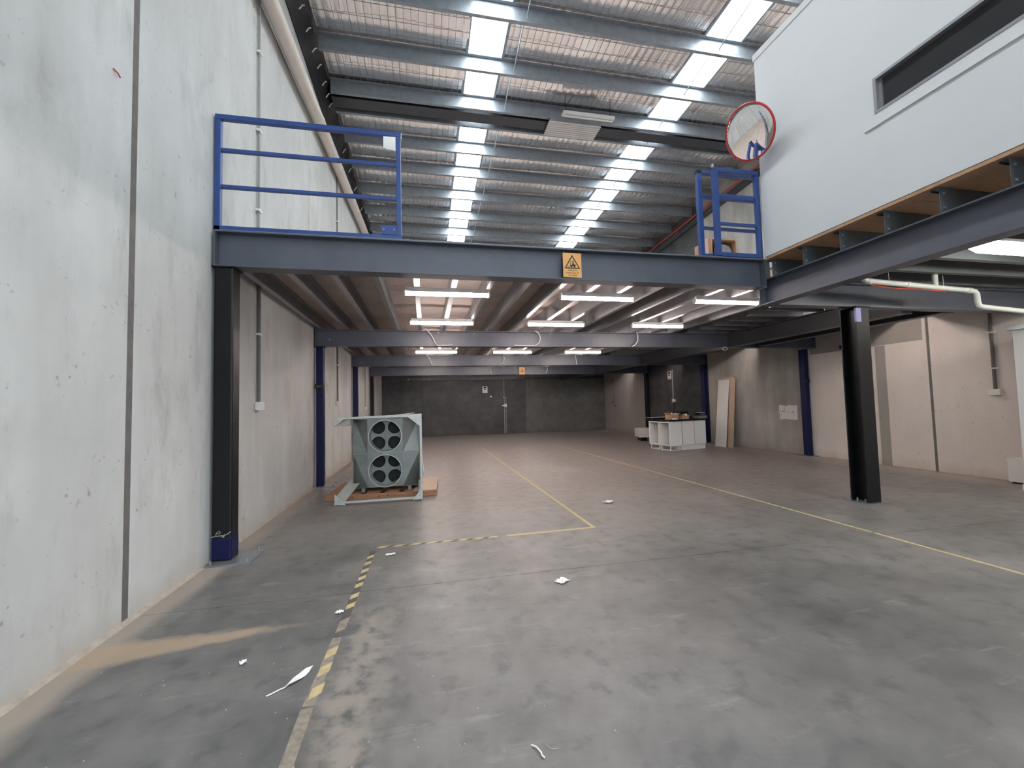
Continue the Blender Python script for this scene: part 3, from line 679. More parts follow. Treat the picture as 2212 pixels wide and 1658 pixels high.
# ---------------------------------------------------------------- wall services
def conduit_wall(label, y, z0, z1, m='conduit', r=.018, clips=(), box=True):
    t = thing('wall_conduit', label, 'conduit', (XL+.03, y, z0))
    part('tube', MB().tube([(XL+.028, y, z0), (XL+.028, y, z1)], r, 8), m, t)
    for z in clips: part('clip', MB().box((XL+.001, y-.05, z-.015), (XL+.052, y+.05, z+.015)), 'white_pl', t)
    if box:
        b = part('socket_box', MB().box((XL+.001, y-.075, z0-.11), (XL+.075, y+.075, z0+.005)), 'white_pl', t, bevel=.008)
        part('switch', MB().box((XL+.075, y-.03, z0-.07), (XL+.082, y+.03, z0-.03)), 'white', b)
    return t
conduit_wall('grey conduit ending in a white socket box, left wall just past the black column', 6.33, 1.72, 3.52, 'conduit_dk', .022, (2.66,))
conduit_wall('thin grey conduit climbing the left wall above the mezzanine rail', 6.30, 3.62, 9.2, 'conduit', .016, (4.4, 5.55, 6.7), False)
conduit_wall('grey conduit with small socket on the left wall between the two navy columns', 11.60, 1.80, 3.52, 'conduit_dk', .018, (2.75,))
conduit_wall('dark thin conduit on the left wall behind the downpipe', 11.62, 3.62, 9.0, 'conduit_dk', .016, (5.0, 6.6), False)
conduit_wall('faint thin conduit with a tiny socket on the left wall, furthest back', 16.71, 1.66, 3.52, 'conduit', .012)
t = thing('wall_conduit', 'dark conduit dropping to a white double socket on the beige right wall', 'conduit', (XR-.03, 5.74, 1.65))
part('tube', MB().tube([(XR-.03, 5.74, 1.66), (XR-.03, 5.74, 3.2)], .026, 8), 'conduit_dk', t)
for z in (2.05, 2.72): part('clip', MB().box((XR-.055, 5.68, z-.012), (XR-.001, 5.80, z+.012)), 'white_pl', t)
b = part('socket_box', MB().box((XR-.07, 5.66, 1.55), (XR-.001, 5.83, 1.665)), 'white_pl', t, bevel=.006)
part('switch', MB().box((XR-.078, 5.70, 1.59), (XR-.07, 5.75, 1.63)), 'white', b)
t = thing('wall_conduit', 'pale conduit with small white socket on the dark right wall above the cabinets', 'conduit', (XR-.03, 16.0, .9))
part('tube', MB().tube([(XR-.02, 16.02, 1.62), (XR-.02, 16.02, 2.93)], .022, 8), 'conduit', t)
part('cord', MB().tube([(XR-.03, 15.96, 1.55), (XR-.05, 15.95, 1.2), (XR-.06, 15.97, .9)], .012, 6), 'black', t)
part('socket_box', MB().box((XR-.07, 15.88, 1.55), (XR-.001, 16.02, 1.66)), 'white_pl', t, bevel=.006)
part('blank_plate', MB().box((XR-.012, 16.04, 1.5), (XR-.001, 16.16, 1.7)), 'conduit', t)
t = thing('wall_conduit', 'pale conduit with white isolator on the dark back wall', 'conduit', (4.3, YB-.03, 0))
part('tube', MB().tube([(4.30, YB-.02, .02), (4.30, YB-.02, 3.02)], .026, 8), 'conduit', t)
part('tube', MB().tube([(4.40, YB-.02, .02), (4.40, YB-.02, 1.98)], .018, 8), 'conduit', t)
for x in (4.27, 4.40): part('clip', MB().box((x-.03, YB-.05, 2.0), (x+.03, YB-.001, 2.04)), 'white_pl', t)
b = part('isolator', MB().box((4.30, YB-.12, 1.46), (4.43, YB-.04, 1.66)), 'white_pl', t, bevel=.012)
part('isolator_handle', MB().tube([(4.31, YB-.1, 1.56), (4.16, YB-.12, 1.57)], .04, 8), 'white_pl', b)
tag(part('wall_plate', MB().box((3.49, YB-.03, 2.06), (3.61, YB-.001, 2.12)), 'white_pl', None, bevel=.008), 'tiny white plate on the dark back wall below the notice', 'wall plate')
t = thing('wall_conduit', 'two short cords hanging on the grey far end of the right wall', 'conduit', (XR-.03, 21.8, 1.4))
part('cord', MB().tube([(XR-.02, 21.9, 1.65), (XR-.02, 21.9, 2.93)], .015, 6), 'conduit_dk', t)
part('cord', MB().tube([(XR-.02, 21.65, 1.42), (XR-.02, 21.68, 2.93)], .012, 6), 'conduit_dk', t)
part('socket_box', MB().box((XR-.05, 21.85, 1.55), (XR-.001, 21.95, 1.65)), 'conduit_dk', t)
part('socket_box', MB().box((XR-.05, 21.6, 1.35), (XR-.001, 21.7, 1.43)), 'conduit_dk', t)
# downpipe on the left wall
t = thing('downpipe', 'fat cream PVC stormwater pipe sloping along the upper left wall', 'pipe', (XL+.15, 9, 7.0))
pz = lambda y: 7.50+.062*(y-6.27)
part('pipe_run', MB().tube([(XL+.16, YF+.1, pz(YF)), (XL+.16, 17.5, pz(17.5))], .12, 20), 'cream', t)
for y in (-2, 2, 5.6, 9.1, 12.6, 16.1): part('saddle', MB().tube([(XL+.16, y-.02, pz(y-.02)), (XL+.16, y+.02, pz(y+.02))], .127, 20), 'cream', t)
# sprinkler pipe at the head of the right wall
t = thing('sprinkler_pipe', 'red sprinkler pipe along the top of the right wall', 'pipe', (XR-.12, 14, 8.3))
rz = lambda y: 8.80-.052*(y-11.4)
part('pipe_run', MB().tube([(XR-.13, 5.3, rz(5.3)), (XR-.13, YB-.1, rz(YB))], .032, 10), 'red', t)
part('dropper', MB().tube([(XR-.13, 15.0, rz(15)), (XR-.13, 15.0, rz(15)-.12), (XR-.11, 15.3, rz(15)-.16)], .018, 8), 'red', t)
for y in (8.2, 11.0, 13.8, 16.6, 19.4): part('hanger', MB().box((XR-.15, y-.015, rz(y)-.04), (XR-.001, y+.015, rz(y)+.045)), 'steel_dk', t)
tag(part('ledger_channel', MB().hexa([(XR-.09, 5.3, rz(5.3)-.28), (XR-.002, 5.3, rz(5.3)-.28), (XR-.002, YB-.05, rz(YB)-.28), (XR-.09, YB-.05, rz(YB)-.28)], [(XR-.09, 5.3, rz(5.3)-.06), (XR-.002, 5.3, rz(5.3)-.06), (XR-.002, YB-.05, rz(YB)-.06), (XR-.09, YB-.05, rz(YB)-.06)]), 'steel_dk', None),
    'dark steel ledger just under the red pipe on the right wall', 'ledger')

# ---------------------------------------------------------------- ribbed fixture and old light under the rafter
t = thing('ceiling_fixture', 'white ribbed panel fixture hanging under the dark rafter', 'fixture', (3.85, 10.1, 8.4))
fz = 8.85
part('panel_tray', MB().box((3.24, 9.92, fz+.02), (4.62, 10.50, fz+.095)), 'ink_soft', t)  # tray coloured grey so the gaps between the fins look shaded
for k in range(8):
    y = 9.95+k*.074; part('fin', MB().prism([(y-.022, fz+.02), (y-.016, fz-.004), (y+.008, fz-.004), (y+.014, fz+.02)], 'x', 3.22, 4.64), 'white_pl', t)
for x in (3.4, 4.46):
    part('hanger_rod', MB().tube([(x, 10.2, fz+.095), (x, 10.2, roof_z(10.3)-.02)], .01, 6), 'galv', t)
t = thing('ceiling_fixture', 'slim unlit white batten fixture just in front of the ribbed panel', 'fixture', (4.15, 9.62, 8.78))
part('tray', MB().prism([(9.55, 8.84), (9.69, 8.84), (9.71, 8.90), (9.53, 8.90)], 'x', 3.47, 4.84), 'white_pl', t)
part('tube', MB().tube([(3.52, 9.62, 8.815), (4.79, 9.62, 8.815)], .02, 10), 'white', t)
for x in (3.55, 4.76): part('wire', MB().tube([(x, 9.62, 8.90), (x, 9.62, roof_z(9.62)+PD)], .006, 5), 'black', t)

# ---------------------------------------------------------------- duct unit on its pallet
pa = thing('pallet', 'timber pallet with boards under the metal duct unit', 'pallet', (-.75, 8.44, 0), math.radians(-3))
for y in (-.58, 0, .58):
    part('bearer', MB().box((-.94, y-.05, 0), (.94, y+.05, .075)), 'wood', pa, local=True, bevel=.004)
for k in range(6):
    x = -.83+k*.332; part('board', MB().box((x-.12, -.65, .075), (x+.12, .65, .095)), 'wood', pa, local=True, bevel=.003)
part('front_rail', MB().box((-.95, -.672, .005), (.95, -.65, .10)), 'wood', pa, local=True, bevel=.003)
part('top_sheet', MB().box((.55, -.66, .10), (.95, .66, .115)), 'mdf', pa, local=True, label='pale board lying on the right end of the pallet')
for x in (-.5, -.05, .1, .6): part('knot', MB().tube([(x, -.6735, .05), (x, -.672, .05)], .012, 8), 'hole', pa, local=True)
hv = thing('duct_unit', 'galvanised duct unit with two round openings, standing on its side', 'duct unit', (-.75, 8.0, .115))
X0, X1, Y0, Y1, Z0, Z1 = -1.30, -.14, 8.0, 8.62, .17, 1.40
def plate_holes(x0, x1, z0, z1, y0, y1, holes, n=28):
    """flat plate in xz with round holes"""
    bm = bmesh.new(); me = bpy.data.meshes.new('p')
    cu = bpy.data.curves.new('c', 'CURVE'); cu.dimensions = '2D'; cu.fill_mode = 'BOTH'; cu.extrude = abs(y1-y0)/2
    def sp(pts):
        s = cu.splines.new('POLY'); s.points.add(len(pts)-1); s.use_cyclic_u = True
        for p, q in zip(s.points, pts): p.co = (q[0], q[1], 0, 1)
    sp([(x0, z0), (x1, z0), (x1, z1), (x0, z1)])
    for hx, hz, r in holes: sp([(hx+r*math.cos(2*math.pi*i/n), hz+r*math.sin(2*math.pi*i/n)) for i in range(n)])
    ob = bpy.data.objects.new('c', cu); C.objects.link(ob); bpy.context.view_layer.update()
    dg = bpy.context.evaluated_depsgraph_get(); m2 = ob.evaluated_get(dg).to_mesh(); b = MB()
    b.add([(v.co.x, (y0+y1)/2-v.co.z, v.co.y) for v in m2.vertices], [tuple(p.vertices) for p in m2.polygons])
    ob.evaluated_get(dg).to_mesh_clear(); bpy.data.objects.remove(ob); bpy.data.curves.remove(cu); bm.free(); bpy.data.meshes.remove(me)
    return b
XA, XB = -1.05, -.43    # raised centre panel between the folded cheeks
H = [(-.74, 1.085, .285), (-.74, .455, .285)]; zm = .775
part('face_panel', plate_holes(XA, XB, Z0, Z1, Y0-.003, Y0+.003, H, 40), 'sheet', hv)
for (hx, hz, r) in H:
    n = 36
    b = MB(); vs = []
    for rr, yy in ((r+.012, Y0-.004), (r+.012, Y0-.016), (r, Y0-.016), (r-.002, Y0+.30)):
        vs += [(hx+rr*math.cos(2*math.pi*i/n), yy, hz+rr*math.sin(2*math.pi*i/n)) for i in range(n)]
    b.add(vs, [(k*n+i, k*n+(i+1) % n, (k+1)*n+(i+1) % n, (k+1)*n+i) for k in range(3) for i in range(n)]); b.sm = True
    sl = part('spigot', b, 'sheet_lt', hv)
    inner = [(hx+sx*.148, hz+sz*.148, .125) for sx in (-1, 1) for sz in (-1, 1)]
    part('baffle', plate_holes(hx-.3, hx+.3, hz-.3, hz+.3, Y0+.30, Y0+.304, inner, 24), 'sheet', hv)
    for ix, iz, ir in inner:
        b = MB(); vs = []
        for yy in (Y0+.30, Y0+.52): vs += [(ix+ir*math.cos(2*math.pi*i/18), yy, iz+ir*math.sin(2*math.pi*i/18)) for i in range(18)]
        b.add(vs, [(i, (i+1) % 18, 18+(i+1) % 18, 18+i) for i in range(18)]); b.sm = True
        part('inner_pipe', b, 'sheet', hv)
part('dark_fill', MB().box((X0+.02, Y0+.53, Z0+.02), (X1-.02, Y1-.02, Z1-.02)), 'hole', hv)  # near-black block paints in the darkness deep inside the duct
# cheeks either side fall back from the raised panel, pinched at mid height
for s, xa, xe in ((-1, XA, X0), (1, XB, X1)):
    b = MB(); d = .16
    pts = [(xa, Y0, Z0), (xa, Y0, zm), (xa, Y0, Z1), (xe, Y0+d, Z0), (xe, Y0+.02, zm), (xe, Y0+d, Z1)]
    b.add(pts+[(p[0], p[1]+.004, p[2]) for p in pts], [(0,1,4),(0,4,3),(1,2,5),(1,5,4),(6,10,7),(6,9,10),(7,11,8),(7,10,11)])
    part('cheek_panel', b, 'sheet', hv)
    part('side_panel', MB().hexa([(xe-.004, Y0+.02, Z0), (xe+.004, Y0+.02, Z0), (xe+.004, Y1, Z0), (xe-.004, Y1, Z0)], [(xe-.004, Y0+.02, Z1), (xe+.004, Y0+.02, Z1), (xe+.004, Y1, Z1), (xe-.004, Y1, Z1)]), 'sheet', hv)
part('top_panel', MB().box((X0-.01, Y0, Z1), (X1+.02, Y1, Z1+.006)), 'sheet', hv)
part('bottom_panel', MB().box((X0-.01, Y0, Z0-.006), (X1+.02, Y1, Z0)), 'sheet', hv)
for sx in (X0+.15, X1-.2): part('skid', MB().box((sx, 7.95, .0965), (sx+.06, 8.6, Z0-.0065)), 'sheet', hv)
part('rear_panel', MB().box((X0-.01, Y1, Z0-.006), (X1+.02, Y1+.006, Z1+.006)), 'sheet', hv)
part('mid_seam', MB().tube([(X0, Y0+.015, zm-.0), (XA, Y0-.004, zm-.005), (XB+.02, Y0-.004, zm+.01), (X1, Y0+.015, zm+.02)], .006, 6), 'sheet_lt', hv)
# stand: four angle legs reaching forward, three front bars, gussets
YG = 7.42; L0, L1 = -1.50, -.075
def ang_leg(p, q, a, b_):   # L-section from p to q with two flange directions
    p, q, a, b_ = map(Vector, (p, q, a, b_)); m = MB(); e = .005
    na = a.normalized()*e; nb = b_.normalized()*e
    m.hexa([p, p+a, p+a+nb, p+nb], [q, q+a, q+a+nb, q+nb]); m.hexa([p, p+na, p+b_+na, p+b_], [q, q+na, q+b_+na, q+b_]); return m
part('stand_leg', ang_leg((L0, YG, .02), (X0-.02, 8.02, .25), (.13, 0, 0), (0, 0, .11)), 'sheet_lt', hv)
part('stand_leg', ang_leg((L1, YG, .02), (X1+.05, 8.02, .25), (-.07, 0, 0), (0, 0, .06)), 'sheet_lt', hv)
part('stand_leg', ang_leg((L0, YG, 1.43), (X0-.02, 8.02, 1.42), (.10, 0, 0), (0, 0, -.12)), 'sheet_lt', hv)
part('stand_leg', ang_leg((L1, YG, 1.47), (X1+.05, 8.02, 1.42), (-.035, 0, 0), (0, 0, -.05)), 'sheet_lt', hv)
part('stand_bar', MB().box((L0+.12, YG, .035), (L1, YG+.03, .07)), 'sheet_lt', hv)
part('stand_bar', MB().hexa([(L0+.02, YG+.02, 1.425), (L1, YG, 1.44), (L1, YG+.05, 1.44), (L0+.02, YG+.07, 1.425)], [(L0+.02, YG+.02, 1.455), (L1, YG, 1.485), (L1, YG+.05, 1.485), (L0+.02, YG+.07, 1.455)]), 'sheet_lt', hv)
part('stand_bar', MB().box((L1-.035, YG, .02), (L1, YG+.035, 1.45)), 'sheet_lt', hv)
for pts in ([(L0, .02), (L0+.18, .005), (L0+.005, .20)], [(L1, .02), (L1, .23), (L1-.17, .02)], [(L1-.03, 1.44), (L1-.24, 1.44), (L1-.03, 1.27)], [(L0, 1.44), (L0+.17, 1.44), (L0, 1.31)]):
    g = MB().prism(pts, 'y', YG-.008, YG-.002); go = part('gusset', g, 'sheet_lt', hv)
    cx = sum(p[0] for p in pts)/3; cz = sum(p[1] for p in pts)/3
    part('bolt', MB().bolt((cx, YG-.008, cz), 1, .012, .008), 'galv', go)
part('gusset', MB().hexa([(L0, 7.44, 1.30), (L0+.005, 7.44, 1.30), (L0+.19, 7.78, 1.33), (L0+.185, 7.78, 1.33)], [(L0, 7.44, 1.43), (L0+.005, 7.44, 1.43), (L0+.19, 7.78, 1.43), (L0+.185, 7.78, 1.43)]), 'sheet_lt', hv)
part('loose_sheet', MB().hexa([(-.62, 7.9, 1.455), (-.22, 7.9, 1.49), (-.22, 8.3, 1.49), (-.62, 8.3, 1.455)], [(-.62, 7.9, 1.46), (-.22, 7.9, 1.497), (-.22, 8.3, 1.497), (-.62, 8.3, 1.46)]), 'sheet_lt', hv)
part('loose_sheet', MB().hexa([(-.13, 7.5, .13), (-.12, 7.5, .13), (-.10, 8.4, .13), (-.11, 8.4, .13)], [(-.06, 7.5, .46), (-.05, 7.5, .46), (-.085, 8.4, .75), (-.095, 8.4, .75)]), 'sheet_lt', hv)
part('wire', MB().tube([(L0+.01, YG-.01, .06), (L0+.0, YG-.02, .03), (L0+.02, YG-.05, .006), (L0+.06, YG-.10, .005)], .005, 6), 'cable', hv)

# ---------------------------------------------------------------- white base cabinets, worktop and boxes
ra = math.radians(8.6); ro = Matrix.Rotation(ra, 4, 'Z'); F0 = Vector((7.60, 12.05, 0))
def at(lx, ly, z=0.): p = ro @ Vector((lx, ly, 0))+F0; return (p.x, p.y, z)
t = thing('base_cabinet', 'white two-door base cabinet on a plinth beside the leaning boards', 'cabinet', at(.98, .3), ra)
part('carcass', MB().box((-.50, -.245, .15), (.50, .30, .93)), 'white', t, local=True)
for x in (-.48, .02):
    d = part('door', MB().box((x+.004, -.302, .165), (x+.466, -.246, .93)), 'white', t, local=True, bevel=.003)
part('plinth', MB().box((-.50, -.25, 0), (.49, .25, .148)), 'white', t, local=True)
for i, (ly, lb) in enumerate(((.02, 'open white base cabinet at the near left corner of the cabinet group'), (.53, 'open white base cabinet at the far left of the cabinet group'))):
    t = thing('base_cabinet', lb, 'cabinet', at(.225, ly+.25), ra)
    W2, D2 = .225, .245
    part('side_panel', MB().box((-W2, -D2, .15), (W2, -D2+.018, .93)), 'white', t, local=True, bevel=.002)
    part('side_panel', MB().box((-W2, D2-.018, .15), (W2, D2, .93)), 'white', t, local=True, bevel=.002)
    part('back_panel', MB().box((W2-.012, -D2+.018, .17), (W2, D2-.018, .93)), 'white', t, local=True)
    part('bottom_panel', MB().box((-W2, -D2+.018, .15), (W2-.012, D2-.018, .168)), 'white', t, local=True)
    part('top_rail', MB().box((-W2, -D2+.018, .89), (-W2+.09, D2-.018, .93)), 'white', t, local=True)
    for z in (.24, .80):
        part('hinge', MB().bolt((-W2, -D2+.05, z), 0, .022, .012), 'ink_soft', t, local=True)
    pl_ = part('plinth_box', MB().box((-W2+.05, -D2+.02, 0), (-W2+.066, -D2+.06, .148)), 'white', t, local=True)
    part('plinth_box', MB().box((-W2+.05, D2-.06, 0), (-W2+.066, D2-.02, .148)), 'white', t, local=True)
    part('plinth_box', MB().box((-W2+.05, -D2+.02, 0), (W2-.02, D2-.02, .02)), 'white', t, local=True)
    part('plinth_box', MB().box((W2-.05, -D2+.02, .02), (W2-.02, D2-.02, .148)), 'white', t, local=True)
    if i == 0: part('end_panel', MB().box((-W2+.01, -D2-.02, .15), (W2+.02, -D2-.002, .93)), 'white', t, local=True, bevel=.002)
t = thing('worktop', 'black worktop slab lying across the white cabinets', 'worktop', at(.74, .5, .932), ra)
part('slab', MB().box((-.76, -.52, 0), (.76, .54, .060)), 'black', t, local=True, bevel=.003)
part('upper_slab', MB().box((-.80, .18, .061), (.80, .60, .110)), 'black', t, local=True, bevel=.003)
part('edge_strip', MB().box((-.80, .30, .111), (.80, .59, .117)), 'white', t, local=True)
def carton(label, lx, ly, z, w, d, h, mat='card', flap=.12, fill='paper'):
    t = thing('cardboard_box', label, 'box', at(lx, ly, z), ra+.15)
    for a, b in (((-w, -d, 0), (w, -d+.006, h)), ((-w, d-.006, 0), (w, d, h)), ((-w, -d+.006, 0), (-w+.006, d-.006, h)), ((w-.006, -d+.006, 0), (w, d-.006, h)), ((-w+.006, -d+.006, 0), (w-.006, d-.006, .006))):
        part('wall', MB().box(a, b), mat, t, local=True)
    part('flap', MB().hexa([(-w, -d, h), (-w, d, h), (-w+.005, d, h), (-w+.005, -d, h)], [(-w-flap*.6, -d, h+flap*.7), (-w-flap*.6, d, h+flap*.7), (-w-flap*.6+.005, d, h+flap*.7), (-w-flap*.6+.005, -d, h+flap*.7)]), mat, t, local=True)
    part('flap', MB().hexa([(w, -d, h), (w, d, h), (w-.005, d, h), (w-.005, -d, h)], [(w+flap*.7, -d, h+flap*.4), (w+flap*.7, d, h+flap*.4), (w+flap*.7-.005, d, h+flap*.4), (w+flap*.7-.005, -d, h+flap*.4)]), mat, t, local=True)
    b = MB(); n = 6
    vs = [(-w*.8+1.6*w*i/n, -d*.8+1.6*d*j/n, h*.8+random.uniform(0, .09)) for j in range(n+1) for i in range(n+1)]
    b.add(vs, [(j*(n+1)+i, j*(n+1)+i+1, (j+1)*(n+1)+i+1, (j+1)*(n+1)+i) for j in range(n) for i in range(n)])
    part('packing_paper', b, fill, t, local=True)
carton('open brown cardboard box with packing on the black worktop, left one', .31, .24, .993, .17, .13, .15, flap=.10)
carton('smaller brown cardboard box on the worktop beside the open left one', .72, .14, .993, .12, .10, .11, flap=.04)
t = thing('storage_tray', 'black shallow tray standing on the worktop right of the cardboard boxes', 'tray', at(.99, .50, 1.05), ra)
part('shell', MB().box((-.17, -.10, 0), (.17, .12, .19)), 'black', t, local=True, bevel=.01)
part('rim', MB().box((-.175, -.105, .19), (.175, .125, .20)), 'steel_dk', t, local=True)
t = thing('storage_tray', 'black slotted tray with pale lid at the right end of the worktop', 'tray', at(1.36, .10, .993), ra)
part('lower_case', MB().box((-.17, -.12, 0), (.17, .12, .09)), 'sheet', t, local=True, bevel=.006)
part('upper_case', MB().box((-.11, -.10, .09), (.13, .12, .19)), 'black', t, local=True, bevel=.006)
part('slot', MB().box((-.09, -.104, .13), (.11, -.10, .14)), 'white', t, local=True)
part('lid', MB().box((-.09, -.09, .19), (.11, .11, .20)), 'white', t, local=True)
tag(part('loose_fitting', MB().hexa([at(.10, -.03, .9935), at(.30, -.03, .9935), at(.28, .05, .9935), at(.12, .04, .9935)], [at(.14, -.02, 1.035), at(.28, -.02, 1.02), at(.26, .04, 1.025), at(.15, .03, 1.03)]), 'paper', None), 'small white bracket on the front left edge of the black worktop', 'fitting')
t = thing('panel_board', 'tall black board standing behind the white cabinets by the navy column', 'board', at(1.62, .55), ra)
part('board', MB().box((-.10, -.02, 0), (.10, .02, .96)), 'black', t, local=True)
part('edge', MB().box((.10, -.02, 0), (.104, .02, .96)), 'steel_dk', t, local=True)
t = thing('drawer_box', 'low white drawer box on dark blocks, left of the cabinets', 'drawer', (9.0, 15.75, 0), math.radians(-14))
part('box', MB().box((-.52, -.35, .16), (.52, .35, .50)), 'white', t, local=True, bevel=.004)
part('front', MB().box((-.53, -.37, .15), (.53, -.352, .51)), 'white', t, local=True, bevel=.003)
for x in (-.3, .3): part('block', MB().box((x-.12, -.28, 0), (x+.12, .28, .158)), 'black', t, local=True)

# ---------------------------------------------------------------- boards leaning on the right wall
def lean(name, label, y0, y1, xb, xt, h, th, mat, edge, dy=.26):
    t = thing(name, label, 'board', ((xb+xt)/2, (y0+y1)/2, 0)); e = .012
    part('face', MB().hexa([(xb, y0+e, 0), (xb+th, y0+e, 0), (xb+th, y1-e, 0), (xb, y1-e, 0)], [(xt, y0+e+dy, h), (xt+th, y0+e+dy, h), (xt+th, y1-e+dy, h), (xt, y1-e+dy, h)]), mat, t)
    part('edge_strip', MB().hexa([(xb, y0, 0), (xb+th, y0, 0), (xb+th, y0+e, 0), (xb, y0+e, 0)], [(xt, y0+dy, h), (xt+th, y0+dy, h), (xt+th, y0+e+dy, h), (xt, y0+e+dy, h)]), edge, t)
    part('edge_strip', MB().hexa([(xb, y1-e, 0), (xb+th, y1-e, 0), (xb+th, y1, 0), (xb, y1, 0)], [(xt, y1-e+dy, h), (xt+th, y1-e+dy, h), (xt+th, y1+dy, h), (xt, y1+dy, h)]), edge, t)
lean('panel_board', 'wide brown fibreboard leaning on the right wall behind the white panel', 12.10, 12.95, 9.90, 10.31, 2.36, .018, 'mdf', 'card')
lean('panel_board', 'tall white panel leaning in front of the brown boards on the right wall', 12.28, 12.80, 9.78, 10.24, 2.28, .018, 'white', 'white_pl')
lean('panel_board', 'narrow brown board leaning at the near side of the white panel', 12.02, 12.26, 9.84, 10.27, 2.31, .018, 'mdf', 'mdf')

# ---------------------------------------------------------------- torn paper on the right wall
t = thing('torn_poster', 'torn white paper stuck to the raw concrete of the right wall', 'paper', (XR-.002, 10.31, 1.18))
random.seed(3)
ol = [(10.0, .97), (10.18, .965), (10.4, .985), (10.60, .96), (10.605, 1.08), (10.63, 1.2), (10.62, 1.39), (10.5, 1.385), (10.38, 1.36), (10.24, 1.39), (10.12, 1.375), (9.995, 1.385), (10.0, 1.2)]
b = MB(); b.add([(XR-.004, p[0], p[1]) for p in ol]+[(XR-.001, p[0], p[1]) for p in ol], [tuple(range(13)), tuple(range(25, 12, -1))]+[(i, (i+1) % 13, 13+(i+1) % 13, 13+i) for i in range(13)])
part('sheet', b, 'paper', t)
for (y, z, w, h) in ((10.47, 1.20, .10, .05), (10.43, 1.27, .02, .13), (10.33, 1.19, .05, .03), (10.14, 1.2, .06, .04), (10.12, 1.13, .02, .10), (10.58, 1.21, .05, .05), (10.55, 1.10, .05, .03), (10.2, 1.17, .16, .014)):
    part('torn_patch', MB().hexa([(XR-.006, y-w/2, z-h/2), (XR-.004, y-w/2, z-h/2), (XR-.004, y+w/2, z-h*.3), (XR-.006, y+w/2, z-h*.3)], [(XR-.006, y-w*.4, z+h*.4), (XR-.004, y-w*.4, z+h*.4), (XR-.004, y+w*.35, z+h/2), (XR-.006, y+w*.35, z+h/2)]), 'grime', t)

# ---------------------------------------------------------------- white tall cupboard and low box at far right
t = thing('tall_cupboard', 'tall white cupboard with a projecting top at the right edge', 'cupboard', (9.85, 4.75, 0))
part('body', MB().box((9.50, 4.30, .10), (10.30, 5.02, 2.62)), 'white_wall', t, bevel=.004)
part('top_ledge', MB().box((9.42, 4.24, 2.62), (10.32, 5.06, 2.70)), 'white_wall', t, bevel=.004)
part('plinth', MB().box((9.52, 4.34, 0), (10.30, 5.06, .10)), 'white_wall', t)
t = thing('low_box', 'low white box standing on the floor beside the tall cupboard', 'box', (10.2, 5.35, 0))
part('case', MB().box((10.06, 5.24, .03), (10.34, 5.52, .44)), 'white', t, bevel=.004)
part('foot', MB().box((10.09, 5.27, 0), (10.31, 5.49, .03)), 'black', t)
# duct and bracket high on the right wall by the trimmer
tag(part('wall_bracket', MB().box((10.27, 7.9, 2.80), (XR-.002, 8.6, 2.89)), 'black', None), 'black strip bracket high on the beige right wall', 'bracket')
tag(part('paint_strip', MB().box((XR-.002, 7.60, .0), (XR-.0005, 7.82, 2.75)), 'wall_far', None), 'vertical strip of bare grey on the beige right wall', 'paint strip')
tag(part('paint_strip', MB().box((XR-.004, 9.72, .0), (XR-.0005, 9.82, 2.9)), 'wall_beige', None), 'narrow pale painted strip beside the navy column on the right wall', 'paint strip')
tag(part('lintel_patch', MB().box((XR-.0022, 6.85, 2.76), (XR-.0005, 9.5, 3.25)), 'wall_far', None), 'bare grey band above the beige paint on the right wall', 'paint strip')

# ---------------------------------------------------------------- things on the mezzanine deck behind the gate
dz = 3.566
t = thing('shipping_carton', 'open brown carton on the mezzanine behind the blue gates', 'box', (5.68, 7.15, dz))
for a, b in (((5.40, 6.9, dz), (5.425, 7.4, 4.70)), ((5.935, 6.9, dz), (5.96, 7.4, 4.70)), ((5.425, 6.9, 4.675), (5.935, 7.4, 4.70)), ((5.425, 7.38, dz), (5.935, 7.4, 4.675))):
    part('wall', MB().box(a, b), 'board_edge' if b[2] > 4.69 else 'carton_shade', t)  # rear wall painted dark as the shade inside the carton
tt = MB(); tt.prism([(5.52, dz+.001), (5.90, dz+.001), (5.90, 4.42), (5.88, 4.52), (5.83, 4.58), (5.74, 4.61), (5.62, 4.60), (5.54, 4.55), (5.52, 4.45)], 'y', 6.96, 7.0)
t2 = thing('rounded_panel', 'grey rounded panel standing inside the carton on the mezzanine', 'panel', (5.7, 6.98, dz))
part('panel', tt, 'grey_pl', t2); part('tag', MB().box((5.86, 6.954, 4.40), (5.89, 6.96, 4.46)), 'white_pl', t2)
b = MB(); b.prism([(5.17, dz), (5.36, dz), (5.36, 4.70), (5.24, 4.69), (5.19, 4.66), (5.17, 4.60)], 'y', 6.93, 6.97)
t3 = thing('laminate_panel', 'peach rounded panel on the mezzanine, left of the open carton', 'panel', (5.26, 6.95, dz))
part('panel', b, 'peach', t3)
part('rear_batten', MB().box((5.20, 6.97, dz), (5.33, 7.0, 4.5)), 'board_edge', t3)

